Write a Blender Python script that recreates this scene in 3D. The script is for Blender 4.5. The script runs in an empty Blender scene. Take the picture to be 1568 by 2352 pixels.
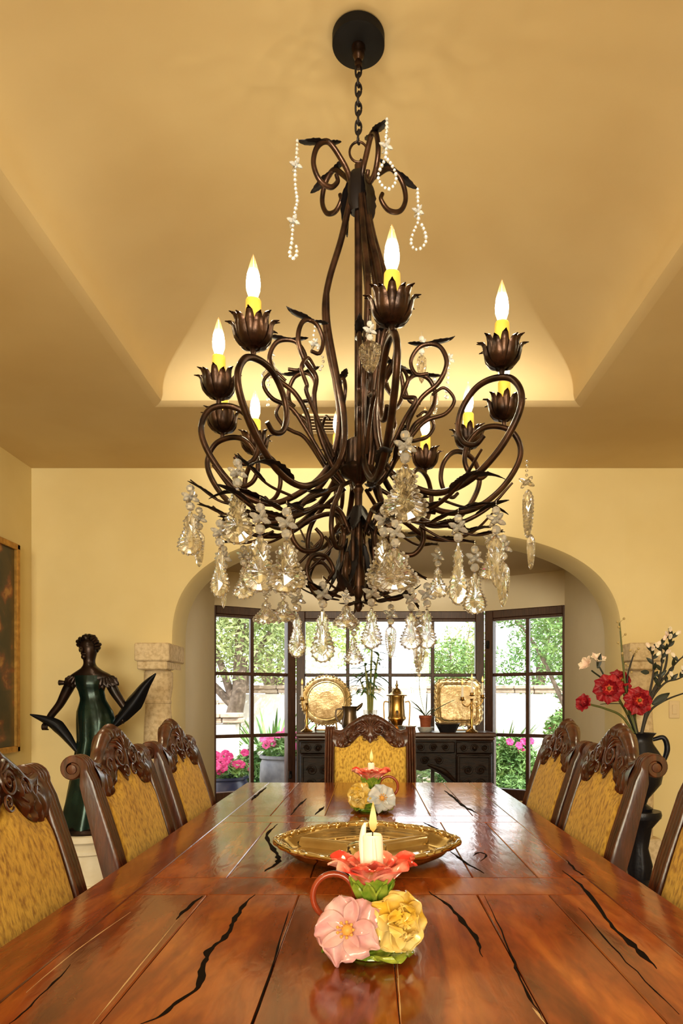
import bpy, bmesh, math, random
from mathutils import Vector, Matrix, noise
random.seed(7)
PI = math.pi
C = bpy.context.scene.collection
sc = bpy.context.scene

# ------------------------------------------------------------------ camera
F, PX, PY, EYE = 1568.0, 848.0, 1610.0, 1.17
cam = bpy.data.cameras.new('camera'); cam_o = bpy.data.objects.new('camera', cam); C.objects.link(cam_o)
cam.sensor_fit = 'VERTICAL'; cam.sensor_height = 36.0; cam.sensor_width = 24.0
cam.lens = 24.0
cam.shift_x = -(PX - 784) / 2352.0
cam.shift_y = (PY - 1176) / 2352.0
cam.clip_start = 0.02; cam.clip_end = 200
cam_o.location = (0, 0, EYE); cam_o.rotation_euler = (PI / 2, 0, 0)
sc.camera = cam_o

# ------------------------------------------------------------------ view, world, sun, large lights
sc.view_settings.view_transform = 'Standard'
sc.view_settings.look = 'None'
sc.view_settings.exposure = 0.0
sc.view_settings.gamma = 1.0
sc.view_settings.use_curve_mapping = False
try:
    cy = sc.cycles
    cy.caustics_reflective = False; cy.caustics_refractive = False
    cy.max_bounces = 10; cy.diffuse_bounces = 4; cy.glossy_bounces = 4
    cy.transmission_bounces = 8; cy.transparent_max_bounces = 12
    cy.sample_clamp_indirect = 6.0
except Exception:
    pass
world = bpy.data.worlds.new('sky'); sc.world = world; world.use_nodes = True
wn = world.node_tree; bg = wn.nodes['Background']
bg.inputs[0].default_value = (0.93, 0.97, 1.0, 1); bg.inputs[1].default_value = 4.6

def light(name, kind, loc, energy, color, size=0.1, rot=None, size_y=None, spread=None):
    l = bpy.data.lights.new(name, kind); l.energy = energy; l.color = color
    if kind == 'AREA':
        l.size = size
        if size_y: l.shape = 'RECTANGLE'; l.size_y = size_y
        if spread: l.spread = spread
    elif kind == 'SUN': l.angle = size
    else: l.shadow_soft_size = size
    o = bpy.data.objects.new(name, l); C.objects.link(o); o.location = loc
    if rot: o.rotation_euler = rot
    return o
def aim(o, target):
    o.rotation_euler = (Vector(target) - o.location).to_track_quat('-Z', 'Y').to_euler()
sun = light('sun', 'SUN', (0, 0, 8), 6.5, (1, .95, .86), .01); aim(sun, (0.0, 0, 0)); sun.location = (3.0, 2.0, 12); aim(sun, (-2.0, 9.5, 0))
WARM = (1.0, .86, .56)
# added fill lights, no fixtures: panel behind the camera, small ones under the ceiling
rear_fill = light('rear_fill', 'AREA', (-0.3, -5.9, 1.7), 475, (1.0, .935, .72), 4.0, (PI / 2, 0, 0), 2.0)
for (lx, ly) in ((-1.8, 0.3), (1.9, 0.3), (-1.8, 2.6), (1.95, 2.6)):
    light('ceiling_fill', 'AREA', (lx, ly, 2.79), 11, WARM, .16, (0, 0, 0))
BULB_W = 2.5
light('ceiling_fill', 'AREA', (.2, 5.6, 2.355), 9, WARM, .16, (0, 0, 0))  # added to brighten the bay, no fixture modelled
# added spot behind the camera, no fixture, washes the vault's far end
vault_spot = light('vault_fill', 'SPOT', (0.0, -5.8, 2.25), 4200, (1.0, .93, .76), .22); vault_spot.data.spot_size = math.radians(15); vault_spot.data.spot_blend = .7; aim(vault_spot, (0, 3.75, 3.02))

# ------------------------------------------------------------------ helpers
def at(x, y, Y):
    return Vector(((x - PX) * Y / F, Y, EYE - (y - PY) * Y / F))
TZ = 0.77
def on_table(x, y, z=TZ):
    Y = F * (EYE - z) / (y - PY); return at(x, y, Y)

def catmull(pts, n=8, closed=False):
    P = [Vector(p) for p in pts]; out = []
    m = len(P); rng = m if closed else m - 1
    for i in range(rng):
        p0 = P[(i - 1) % m] if (closed or i > 0) else P[0] * 2 - P[1]
        p1 = P[i]; p2 = P[(i + 1) % m]
        p3 = P[(i + 2) % m] if (closed or i + 2 < m) else P[-1] * 2 - P[-2]
        for k in range(n):
            t = k / n
            out.append(0.5 * ((2 * p1) + (p2 - p0) * t + (2 * p0 - 5 * p1 + 4 * p2 - p3) * t * t + (3 * p1 - p0 - 3 * p2 + p3) * t ** 3))
    if not closed: out.append(P[-1].copy())
    return out

def interp(tab, t):
    if t <= tab[0][0]: return tab[0][1]
    for (a, va), (b, vb) in zip(tab, tab[1:]):
        if t <= b: return va + (vb - va) * (t - a) / (b - a)
    return tab[-1][1]

class MB:
    """collects shapes and links them as one mesh object"""
    def __init__(s): s.v = []; s.f = []; s.m = []
    def add(s, vs, fs, mi=0):
        b = len(s.v); s.v += [Vector(v) for v in vs]
        for f in fs: s.f.append(tuple(b + i for i in f)); s.m.append(mi)
        return b
    def box(s, c, d, rot=None, mi=0, bev=0.0):
        x, y, z = d[0] / 2, d[1] / 2, d[2] / 2
        if bev <= 0:
            vs = [Vector((i * x, j * y, k * z)) for i in (-1, 1) for j in (-1, 1) for k in (-1, 1)]
            fs = [(0, 1, 3, 2), (4, 6, 7, 5), (0, 4, 5, 1), (2, 3, 7, 6), (0, 2, 6, 4), (1, 5, 7, 3)]
        else:
            b = min(bev, x * .98, y * .98, z * .98)
            vs = []; idx = {}
            for i in (-1, 1):
                for j in (-1, 1):
                    for k in (-1, 1):
                        idx[(i, j, k)] = len(vs)
                        vs += [Vector((i * x, j * (y - b), k * (z - b))), Vector((i * (x - b), j * y, k * (z - b))), Vector((i * (x - b), j * (y - b), k * z))]
            g = lambda i, j, k, a: idx[(i, j, k)] + a
            fs = []
            for i in (-1, 1):
                fs.append((g(i, -1, -1, 0), g(i, 1, -1, 0), g(i, 1, 1, 0), g(i, -1, 1, 0)))
                fs.append((g(-1, i, -1, 1), g(1, i, -1, 1), g(1, i, 1, 1), g(-1, i, 1, 1)))
                fs.append((g(-1, -1, i, 2), g(1, -1, i, 2), g(1, 1, i, 2), g(-1, 1, i, 2)))
                for j in (-1, 1):
                    fs.append((g(i, j, -1, 0), g(i, j, 1, 0), g(i, j, 1, 1), g(i, j, -1, 1)))
                    fs.append((g(i, -1, j, 0), g(i, 1, j, 0), g(i, 1, j, 2), g(i, -1, j, 2)))
                    fs.append((g(-1, i, j, 1), g(1, i, j, 1), g(1, i, j, 2), g(-1, i, j, 2)))
                    for k in (-1, 1): fs.append((g(i, j, k, 0), g(i, j, k, 1), g(i, j, k, 2)))
        if rot is not None: vs = [rot @ v for v in vs]
        c = Vector(c); s.add([v + c for v in vs], fs, mi); return s
    def tube(s, pts, r, n=8, closed=False, mi=0, flat=1.0, cap=True, up=None):
        P = [Vector(p) for p in pts]; m = len(P)
        R = r if isinstance(r, (list, tuple)) else [r] * m
        if len(R) != m:
            R = [R[0] + 0 * 1 if len(R) == 1 else interp([(i / (len(R) - 1), q) for i, q in enumerate(R)], j / (m - 1)) for j in range(m)]
        T = []
        for i in range(m):
            a = P[(i - 1) % m] if (closed or i > 0) else P[0]; b = P[(i + 1) % m] if (closed or i < m - 1) else P[-1]
            d = b - a; T.append(d.normalized() if d.length > 1e-9 else Vector((0, 0, 1)))
        nrm = Vector(up) if up is not None else T[0].orthogonal()
        vs = []
        for i in range(m):
            nrm = nrm - T[i] * nrm.dot(T[i])
            if nrm.length < 1e-6: nrm = T[i].orthogonal()
            nrm.normalize(); bn = T[i].cross(nrm)
            for k in range(n):
                a = 2 * PI * k / n
                vs.append(P[i] + nrm * (math.cos(a) * R[i]) + bn * (math.sin(a) * R[i] * flat))
        fs = []
        for i in range(m if closed else m - 1):
            for k in range(n):
                a = i * n + k; b = i * n + (k + 1) % n; c = ((i + 1) % m) * n
                fs.append((a, b, c + (k + 1) % n, c + k))
        if not closed and cap:
            fs.append(tuple(range(n))[::-1]); fs.append(tuple((m - 1) * n + k for k in range(n)))
        s.add(vs, fs, mi); return s
    def lathe(s, prof, n=24, c=(0, 0, 0), M=None, mi=0, ripple=None):
        """profile of (r, z); ripple(angle, i) scales the radius"""
        vs = []; fs = []; c = Vector(c)
        for i, (r, z) in enumerate(prof):
            for k in range(n):
                a = 2 * PI * k / n; q = max(r, 1e-5) * (ripple(a, i) if ripple else 1)
                v = Vector((q * math.cos(a), q * math.sin(a), z))
                vs.append((M @ v if M is not None else v) + c)
        for i in range(len(prof) - 1):
            for k in range(n):
                fs.append((i * n + k, i * n + (k + 1) % n, (i + 1) * n + (k + 1) % n, (i + 1) * n + k))
        if prof[0][0] > 1e-4: fs.append(tuple(range(n))[::-1])
        if prof[-1][0] > 1e-4: fs.append(tuple((len(prof) - 1) * n + k for k in range(n)))
        s.add(vs, fs, mi); return s
    def ball(s, c, r, n=10, sc=(1, 1, 1), mi=0, M=None):
        k = max(4, n // 2 + 1)
        Q = Matrix.Diagonal(Vector(sc))
        if M is not None: Q = M @ Q
        return s.lathe([(r * math.sin(PI * i / k), -r * math.cos(PI * i / k)) for i in range(k + 1)], n, c, Q, mi)
    def grid(s, fn, nu, nv, mi=0, cu=False, cv=False):
        vs = [fn(i / nu, j / nv) for j in range(nv + (0 if cv else 1)) for i in range(nu + (0 if cu else 1))]
        w = nu + (0 if cu else 1); h = nv + (0 if cv else 1); fs = []
        for j in range(nv):
            for i in range(nu):
                fs.append((j * w + i, j * w + (i + 1) % w, ((j + 1) % h) * w + (i + 1) % w, ((j + 1) % h) * w + i))
        s.add(vs, fs, mi); return s
    def sheet(s, fn, nu, nv, th, mi=0):
        """a thin solid: grid offset both ways along its normal"""
        w = nu + 1; P = [[Vector(fn(i / nu, j / nv)) for i in range(w)] for j in range(nv + 1)]
        top = []; bot = []
        for j in range(nv + 1):
            for i in range(w):
                du = P[j][min(i + 1, nu)] - P[j][max(i - 1, 0)]; dv = P[min(j + 1, nv)][i] - P[max(j - 1, 0)][i]
                nn = du.cross(dv)
                if nn.length < 1e-12: nn = Vector((0, 0, 1))
                nn.normalize(); top.append(P[j][i] + nn * th / 2); bot.append(P[j][i] - nn * th / 2)
        b = len(top); fs = []
        for j in range(nv):
            for i in range(nu):
                q = (j * w + i, j * w + i + 1, (j + 1) * w + i + 1, (j + 1) * w + i)
                fs.append(q); fs.append(tuple(x + b for x in q[::-1]))
        rim = [i for i in range(w)] + [j * w + nu for j in range(1, nv + 1)] + [nv * w + i for i in range(nu - 1, -1, -1)] + [j * w for j in range(nv - 1, 0, -1)]
        for a, c in zip(rim, rim[1:] + rim[:1]): fs.append((c, a, a + b, c + b))
        s.add(top + bot, fs, mi); return s
    def prism(s, outline, fn0, fn1, mi=0):
        """outline of 2D points; fn0/fn1 turn them into the two 3D faces"""
        n = len(outline); vs = [fn0(*p) for p in outline] + [fn1(*p) for p in outline]
        fs = [tuple(range(n)), tuple(range(2 * n - 1, n - 1, -1))] + [(i, (i + 1) % n, n + (i + 1) % n, n + i) for i in range(n)]
        s.add(vs, fs, mi); return s
    def xf(s, M, start=0):
        for i in range(start, len(s.v)): s.v[i] = M @ s.v[i]
        return s
    def build(s, name, mats, parent=None, smooth=40, recalc=True, org=None):
        me = bpy.data.meshes.new(name)
        o3 = Vector(org) if org is not None else (ORG.get(root_of(parent).name, Vector()) if parent else Vector())
        me.from_pydata([tuple(v - o3) for v in s.v], [], s.f)
        mats = mats if isinstance(mats, (list, tuple)) else [mats]
        for m in mats: me.materials.append(m)
        if len(mats) > 1: me.polygons.foreach_set('material_index', s.m)
        if recalc:
            b = bmesh.new(); b.from_mesh(me); bmesh.ops.recalc_face_normals(b, faces=b.faces); b.to_mesh(me); b.free()
        if smooth:
            me.polygons.foreach_set('use_smooth', [True] * len(me.polygons))
            if smooth < 180: me.set_sharp_from_angle(angle=math.radians(smooth))
        me.update()
        o = bpy.data.objects.new(name, me); C.objects.link(o)
        if org is not None: o.location = org; ORG[o.name] = Vector(org)
        if parent: o.parent = parent
        return o
ORG = {}
def root_of(o):
    while o.parent: o = o.parent
    return o
def tag(o, label=None, cat=None, group=None, kind=None):
    if label: o['label'] = label
    if cat: o['category'] = cat
    if group: o['group'] = group
    if kind: o['kind'] = kind
    return o
def thing(name, label, cat, loc=(0, 0, 0), group=None, rz=0, kind=None):
    o = bpy.data.objects.new(name, None); C.objects.link(o); o.empty_display_size = .05
    o.location = loc; o.rotation_euler = (0, 0, rz); ORG[o.name] = Vector(loc)
    return tag(o, label, cat, group, kind)
def struct(o): o['kind'] = 'structure'; return o
def dup(root, loc, rz, label, group=None):
    r = root.copy(); C.objects.link(r); r.location = loc; r.rotation_euler = (0, 0, rz); r['label'] = label
    if group: r['group'] = group
    for ch in list(root.children):
        c = ch.copy(); C.objects.link(c); c.parent = r
        for g in list(ch.children):
            d = g.copy(); C.objects.link(d); d.parent = c
    return r

# ------------------------------------------------------------------ materials
def mat(name, col, rough=.5, metal=0.0, spec=.5, noise_amt=0.0, noise_scale=8, col2=None, bump=0.0, bump_scale=40, coat=0.0,
        stretch=None, detail=6, ramp=(.35, .65), sss=0.0, emis=None, emis_s=0, sheen=0.0, coord='Object', trans=0.0, ior=1.45, island=0.0):
    m = bpy.data.materials.new(name); m.use_nodes = True; t = m.node_tree; N = t.nodes; L = t.links
    b = N['Principled BSDF']
    b.inputs['Base Color'].default_value = (*col, 1); b.inputs['Roughness'].default_value = rough
    b.inputs['Metallic'].default_value = metal; b.inputs['Specular IOR Level'].default_value = spec
    b.inputs['Coat Weight'].default_value = coat; b.inputs['Coat Roughness'].default_value = .12
    b.inputs['Transmission Weight'].default_value = trans; b.inputs['IOR'].default_value = ior
    if sheen: b.inputs['Sheen Weight'].default_value = sheen
    if sss: b.inputs['Subsurface Weight'].default_value = sss; b.inputs['Subsurface Scale'].default_value = .01
    if emis: b.inputs['Emission Color'].default_value = (*emis, 1); b.inputs['Emission Strength'].default_value = emis_s
    if col2 or bump or island:
        tc = N.new('ShaderNodeTexCoord'); mp = N.new('ShaderNodeMapping'); L.new(tc.outputs[coord], mp.inputs[0])
        if stretch: mp.inputs['Scale'].default_value = stretch
    if col2:
        nz = N.new('ShaderNodeTexNoise'); nz.inputs['Scale'].default_value = noise_scale; nz.inputs['Detail'].default_value = detail
        L.new(mp.outputs[0], nz.inputs['Vector'])
        cr = N.new('ShaderNodeValToRGB'); cr.color_ramp.elements[0].position = ramp[0]; cr.color_ramp.elements[1].position = ramp[1]
        cr.color_ramp.elements[0].color = (*col, 1); cr.color_ramp.elements[1].color = (*col2, 1)
        L.new(nz.outputs[0], cr.inputs[0]); out = cr.outputs[0]
        if island:
            gi = N.new('ShaderNodeNewGeometry'); hs = N.new('ShaderNodeHueSaturation'); mr = N.new('ShaderNodeMapRange')
            mr.inputs['To Min'].default_value = 1 - island; mr.inputs['To Max'].default_value = 1 + island
            L.new(gi.outputs['Random Per Island'], mr.inputs[0]); L.new(mr.outputs[0], hs.inputs['Value']); L.new(out, hs.inputs['Color']); out = hs.outputs[0]
        L.new(out, b.inputs['Base Color'])
    if bump:
        n2 = N.new('ShaderNodeTexNoise'); n2.inputs['Scale'].default_value = bump_scale; n2.inputs['Detail'].default_value = 5
        L.new(mp.outputs[0], n2.inputs['Vector'])
        bp = N.new('ShaderNodeBump'); bp.inputs['Strength'].default_value = bump; bp.inputs['Distance'].default_value = .01
        L.new(n2.outputs[0], bp.inputs['Height']); L.new(bp.outputs[0], b.inputs['Normal'])
    return m
M_wall = mat('plaster', (.78, .65, .36), .85, col2=(.71, .57, .29), noise_scale=1.3, bump=.06, bump_scale=14, spec=.2)
M_ceil = mat('ceiling_plaster', (.72, .575, .33), .8, col2=(.64, .485, .26), noise_scale=1.1, bump=.05, bump_scale=9, spec=.2)
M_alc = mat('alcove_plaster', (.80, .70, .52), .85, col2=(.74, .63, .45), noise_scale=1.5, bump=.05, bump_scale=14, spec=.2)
M_stone = mat('cantera_stone', (.72, .58, .38), .8, col2=(.48, .34, .19), noise_scale=38, ramp=(.42, .75), bump=.25, bump_scale=60, spec=.2)
M_floor = mat('floor_tile', (.26, .19, .115), .4, col2=(.19, .13, .075), noise_scale=3, bump=.05)
M_dwood = mat('window_wood', (.085, .035, .020), .4, col2=(.045, .018, .012), noise_scale=10, stretch=(12, 12, 1), bump=.08)
# ------------------------------------------------------------------ room shell
YW, YB = 4.81, 5.17            # arch wall, front and back face
ZC, ZA = 2.81, 2.37            # dining-room soffit, alcove ceiling
XL, XR = -2.38, 2.75           # room sides
XA0, XA1 = -1.383, 1.77        # arch opening
YBK = -6.0
m = MB(); m.box((.2, .3, -.05), (6.6, 13.2, .1)); struct(m.build('floor', M_floor, smooth=0))
m = MB(); m.box((XL - .1, -.6, 1.45), (.2, 10.9, 2.9)); struct(m.build('wall_left', M_wall, smooth=0))
m = MB(); m.box((XR + .1, -.6, 1.45), (.2, 10.9, 2.9)); struct(m.build('wall_right', M_wall, smooth=0))
m = MB(); m.box((.2, YBK - .1, 1.45), (5.5, .2, 2.9)); struct(m.build('wall_front', M_wall, smooth=0))

# arch wall
ZS = 1.57; HA = .80; XC = (XA0 + XA1) / 2; HW = (XA1 - XA0) / 2
def arch_pts(grow=0.0, n=56, e=2.7):
    out = []
    for i in range(n + 1):
        a = PI * i / n; c = math.cos(a); q = math.sin(a)
        x = -math.copysign(abs(c) ** (2 / e), c); z = abs(q) ** (2 / e)
        out.append((XC + x * (HW + grow), ZS + z * (HA + grow)))
    return [(XA0 - grow, 0.0)] + out + [(XA1 + grow, 0.0)]
m = MB()
rings = [(arch_pts(.035), YW), (arch_pts(.010), YW + .008), (arch_pts(0), YW + .035), (arch_pts(0), YB - .035), (arch_pts(.010), YB - .008), (arch_pts(.035), YB)]
n = len(rings[0][0])
vs = [Vector((x, y, z)) for pts, y in rings for (x, z) in pts]
fs = [(r * n + i, r * n + i + 1, (r + 1) * n + i + 1, (r + 1) * n + i) for r in range(len(rings) - 1) for i in range(n - 1)]
for r, Y in ((0, YW), (len(rings) - 1, YB)):
    base = len(vs)
    vs += [Vector((x, Y, 2.9)) for (x, z) in rings[r][0]]
    for i in range(1, n - 2): fs.append((r * n + i, r * n + i + 1, base + i + 1, base + i))
    xa, xb = rings[r][0][0][0], rings[r][0][-1][0]
    for (p, q) in ((XL - .1, xa), (xb, XR + .1)):
        k = len(vs); vs += [Vector((p, Y, 0)), Vector((q, Y, 0)), Vector((q, Y, ZS)), Vector((p, Y, ZS)), Vector((q, Y, 2.9)), Vector((p, Y, 2.9))]
        fs += [(k, k + 1, k + 2, k + 3), (k + 3, k + 2, k + 4, k + 5)]
m.add(vs, fs); struct(m.build('wall_back', M_wall, smooth=50))

# ceiling: flat soffit around a coved vault
VX0, VX1, VY0, VY1 = -1.135, 1.12, .15, 3.75
def ring(d, z, r, n=16, g=0):
    ky = 1 + .8 * max(0, d)
    x0, x1, y0, y1 = VX0 + d, VX1 - d, VY0 + d * ky, VY1 - d * ky
    pts = []
    for (cx, cy, a0) in ((x1 - r, y1 - r, 0), (x0 + r, y1 - r, PI / 2), (x0 + r, y0 + r, PI), (x1 - r, y0 + r, 1.5 * PI)):
        for i in range(n + 1):
            a = a0 + PI / 2 * i / n; pts.append(Vector((cx + r * math.cos(a), cy + r * math.sin(a), z)))
    full = []
    k = len(pts)
    for i in range(k):
        p, q = pts[i], pts[(i + 1) % k]; full.append(p)
        if (i + 1) % (n + 1) == 0:
            for t in range(1, 16): full.append(p.lerp(q, t / 16))
    return full
prof = [(-.06, 0, .0), (-.035, .004, .0), (-.012, .016, 0.0), (0.0, .040, .0)]
RV, HV = .80, .27
for i in range(1, 25):
    a = PI / 2 * i / 24; d = RV * (1 - max(0, math.cos(a)) ** .74); prof.append((d, .04 + HV * math.sin(a) ** .74, min(.12, .008 + d * d * .14)))
vs = []; fs = []
R0 = [ring(d, ZC + z, max(r, .004)) for d, z, r in prof]
n = len(R0[0])
for r in R0: vs += r
for j in range(len(R0) - 1):
    for i in range(n): fs.append((j * n + i, j * n + (i + 1) % n, (j + 1) * n + (i + 1) % n, (j + 1) * n + i))
fs.append(tuple((len(R0) - 1) * n + i for i in range(n)))
mv = MB(); mv.add(vs, fs)
ox0, ox1, oy0, oy1 = XL - .1, XR + .1, YBK - .1, YW + .05
a0, a1, b0, b1 = VX0 - .06, VX1 + .06, VY0 - .06, VY1 + .06
for (p, q, r, t) in ((ox0, a0, oy0, oy1), (a1, ox1, oy0, oy1), (a0, a1, oy0, b0), (a0, a1, b1, oy1)):
    mv.add([(p, r, ZC), (q, r, ZC), (q, t, ZC), (p, t, ZC)], [(0, 1, 2, 3)])
CROWN = ZC + .04 + HV
struct(mv.build('ceiling', M_ceil, smooth=35, recalc=False))

# bay alcove behind the arch
bay = [(-1.42, YB - .02), (-1.42, 6.26), (-.717, 6.69), (1.126, 6.69), (1.79, 6.26), (1.79, YB - .02)]
m = MB()
m.prism(bay, lambda x, y: Vector((x, y, ZA)), lambda x, y: Vector((x, y, ZA + .12)))
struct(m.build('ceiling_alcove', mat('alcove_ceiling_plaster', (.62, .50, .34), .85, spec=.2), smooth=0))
def wallseg(mb, p, q, z0, z1, th=.16):
    p = Vector((p[0], p[1], 0)); q = Vector((q[0], q[1], 0)); d = (q - p).normalized(); nn = Vector((d.y, -d.x, 0)) * -1
    vs = [p, q, q + nn * th, p + nn * th]
    mb.add([v + Vector((0, 0, z)) for z in (z0, z1) for v in vs], [(0, 1, 2, 3), (4, 7, 6, 5), (0, 4, 5, 1), (1, 5, 6, 2), (2, 6, 7, 3), (3, 7, 4, 0)])
m = MB(); wallseg(m, bay[0], bay[1], 0, ZA); struct(m.build('wall_alcove_left', M_alc, smooth=0))
m = MB(); wallseg(m, bay[4], bay[5], 0, ZA); struct(m.build('wall_alcove_right', M_alc, smooth=0))
ZH, ZSILL = 2.05, .22
m = MB()
for a, b in zip(bay[1:4], bay[2:5]):
    wallseg(m, a, b, ZH, ZA); wallseg(m, a, b, 0, ZSILL)
struct(m.build('wall_bay', M_alc, smooth=0))
# unseen slabs added above the ceilings to keep the sun off the room
m = MB(); m.box((.2, -.5, 3.4), (6.4, 11.4, .12)); m.box((.2, 6.1, 2.62), (3.9, 2.1, .1)); struct(m.build('sun_blocker', M_alc, smooth=0))

# windows
def glass_mat():
    m = bpy.data.materials.new('window_glass'); m.use_nodes = True; t = m.node_tree; N = t.nodes
    N.remove(N['Principled BSDF']); out = N['Material Output']
    tr = N.new('ShaderNodeBsdfTransparent'); gl = N.new('ShaderNodeBsdfGlossy'); gl.inputs['Roughness'].default_value = .02
    fr = N.new('ShaderNodeFresnel'); fr.inputs[0].default_value = 1.45; mx = N.new('ShaderNodeMixShader')
    t.links.new(fr.outputs[0], mx.inputs[0]); t.links.new(tr.outputs[0], mx.inputs[1]); t.links.new(gl.outputs[0], mx.inputs[2]); t.links.new(mx.outputs[0], out.inputs[0])
    return m
M_glass = glass_mat()
M_iron = mat('dark_iron', (.02, .018, .018), .45, metal=.7)
def window(idx, p, q, cols, w_l, w_r, latch=None, top=.075):
    p = Vector((p[0], p[1], 0)); q = Vector((q[0], q[1], 0)); d = (q - p).normalized(); L = (q - p).length
    nn = Vector((-d.y, d.x, 0)) * 1.0          # outwards
    R = Matrix((d, nn, Vector((0, 0, 1)))).transposed()
    P = lambda u, o, z: p + d * u + nn * o + Vector((0, 0, z))
    m = MB()
    m.box(P(w_l / 2, .05, (ZH + ZSILL) / 2), (w_l, .09, ZH - ZSILL), R, bev=.006)
    m.box(P(L - w_r / 2, .05, (ZH + ZSILL) / 2), (w_r, .09, ZH - ZSILL), R, bev=.006)
    m.box(P((w_l + L - w_r) / 2, .05, ZH - top / 2), (L - w_l - w_r, .085, top), R, bev=.006)
    m.box(P((w_l + L - w_r) / 2, .05, ZSILL + .05), (L - w_l - w_r, .085, .10), R, bev=.006)
    m.box(P((w_l + L - w_r) / 2, .045, ZH - top - .012), (L - w_l - w_r, .06, .024), R, bev=.004)
    fr = struct(m.build('window_%d' % idx, M_dwood, smooth=30))
    m = MB(); u0, u1 = w_l, L - w_r
    for k in range(1, cols):
        m.box(P(u0 + (u1 - u0) * k / cols, .05, (ZH + ZSILL) / 2), (.034, .05, ZH - ZSILL - .16), R, bev=.006)
    for z in (1.425, .84): m.box(P((u0 + u1) / 2, .05, z), (u1 - u0, .048, .032), R, bev=.006)
    m.build('window_muntins', M_dwood, fr, 30)
    m = MB(); m.box(P((u0 + u1) / 2, .055, (ZH + ZSILL) / 2), (u1 - u0 + .01, .006, ZH - ZSILL - .15), R)
    m.build('window_glass', M_glass, fr, 0)
    if latch:
        m = MB()
        for z in latch[1]: m.box(P(latch[0], -.003, z), (.03, .016, .075), R, bev=.004); m.box(P(latch[0] , -.018, z - .01), (.012, .02, .04), R, bev=.003)
        m.build('window_latch', M_iron, fr, 30)
window(1, bay[1], bay[2], 2, .020, .085, (.76, (.45,)))
window(2, bay[2], bay[3], 4, .085, .085)
window(3, bay[3], bay[4], 2, .085, .025, (.035, (1.72,)))

# engaged stone columns carrying the arch
def column(name, label, xc, sgn):
    t = thing(name, label, 'column', (xc, YW, 0), kind='structure')
    w = .235
    m = MB(); m.box((xc, YW + .04, 1.505), (w, .40, .125), bev=.008); m.box((xc, YW + .03, 1.415), (w - .03, .36, .06), bev=.008)
    m.build('capital', M_stone, t, 30)
    m = MB(); m.lathe([(.085, 1.385), (.098, 1.37), (.10, 1.33), (.098, 1.26), (.088, 1.18), (.088, 1.175), (.092, 1.17), (.092, 1.155), (.088, 1.15), (.09, 1.10), (.10, .95), (.102, .60), (.095, .30), (.095, .22)], 28, (xc, YW, 0))
    m.build('shaft', M_stone, t, 35)
    m = MB(); m.box((xc, YW + .01, .11), (w, .26, .22), bev=.01); m.build('base', M_stone, t, 30)
column('stone_column', 'speckled tan stone half column under the left foot of the arch, behind the bronze statue', -1.485, -1)
column('stone_column', 'tan stone half column under the right foot of the arch, behind the red flowers', 1.895, 1)

# plaster corner details, switch plate, ceiling vent, painting
M_ivory = mat('ivory_plastic', (.70, .55, .34), .45)
t = thing('light_switch', 'ivory light switch plate on the right end of the arch wall', 'switch', (2.145, YW - .006, 1.11))
m = MB(); m.box((2.145, YW - .005, 1.11), (.075, .01, .125), bev=.004); m.build('switch_plate', M_ivory, t, 30)
m = MB(); m.box((2.145, YW - .012, 1.11), (.034, .008, .066), bev=.002); m.build('rocker', M_ivory, t, 30)
vx, vy = -.265, 4.03
t = thing('ceiling_vent', 'slim cream air vent set in the flat ceiling before the arch wall', 'vent', (vx, vy, ZC))
M_cream = mat('cream_enamel', (.75, .60, .40), .4); M_black = mat('shaft_black', (.01, .009, .008), .8)
m = MB()
for (dx, dy, sx, sy) in ((0, .125, .24, .02), (0, -.125, .24, .02), (-.11, 0, .02, .25), (.11, 0, .02, .25)): m.box((vx + dx, vy + dy, ZC - .006), (sx, sy, .012), bev=.003)
m.build('vent_frame', M_cream, t, 30)
m = MB(); m.box((vx, vy, ZC - .001), (.2, .23, .002)); m.build('backing', mat('duct', (.20, .12, .07), .8), t, 0)
m = MB()
for k in range(5): m.box((vx, vy - .09 + k * .045, ZC - .006), (.2, .018, .006), Matrix.Rotation(.6, 3, 'X'))
m.build('slats', M_cream, t, 0)
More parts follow.
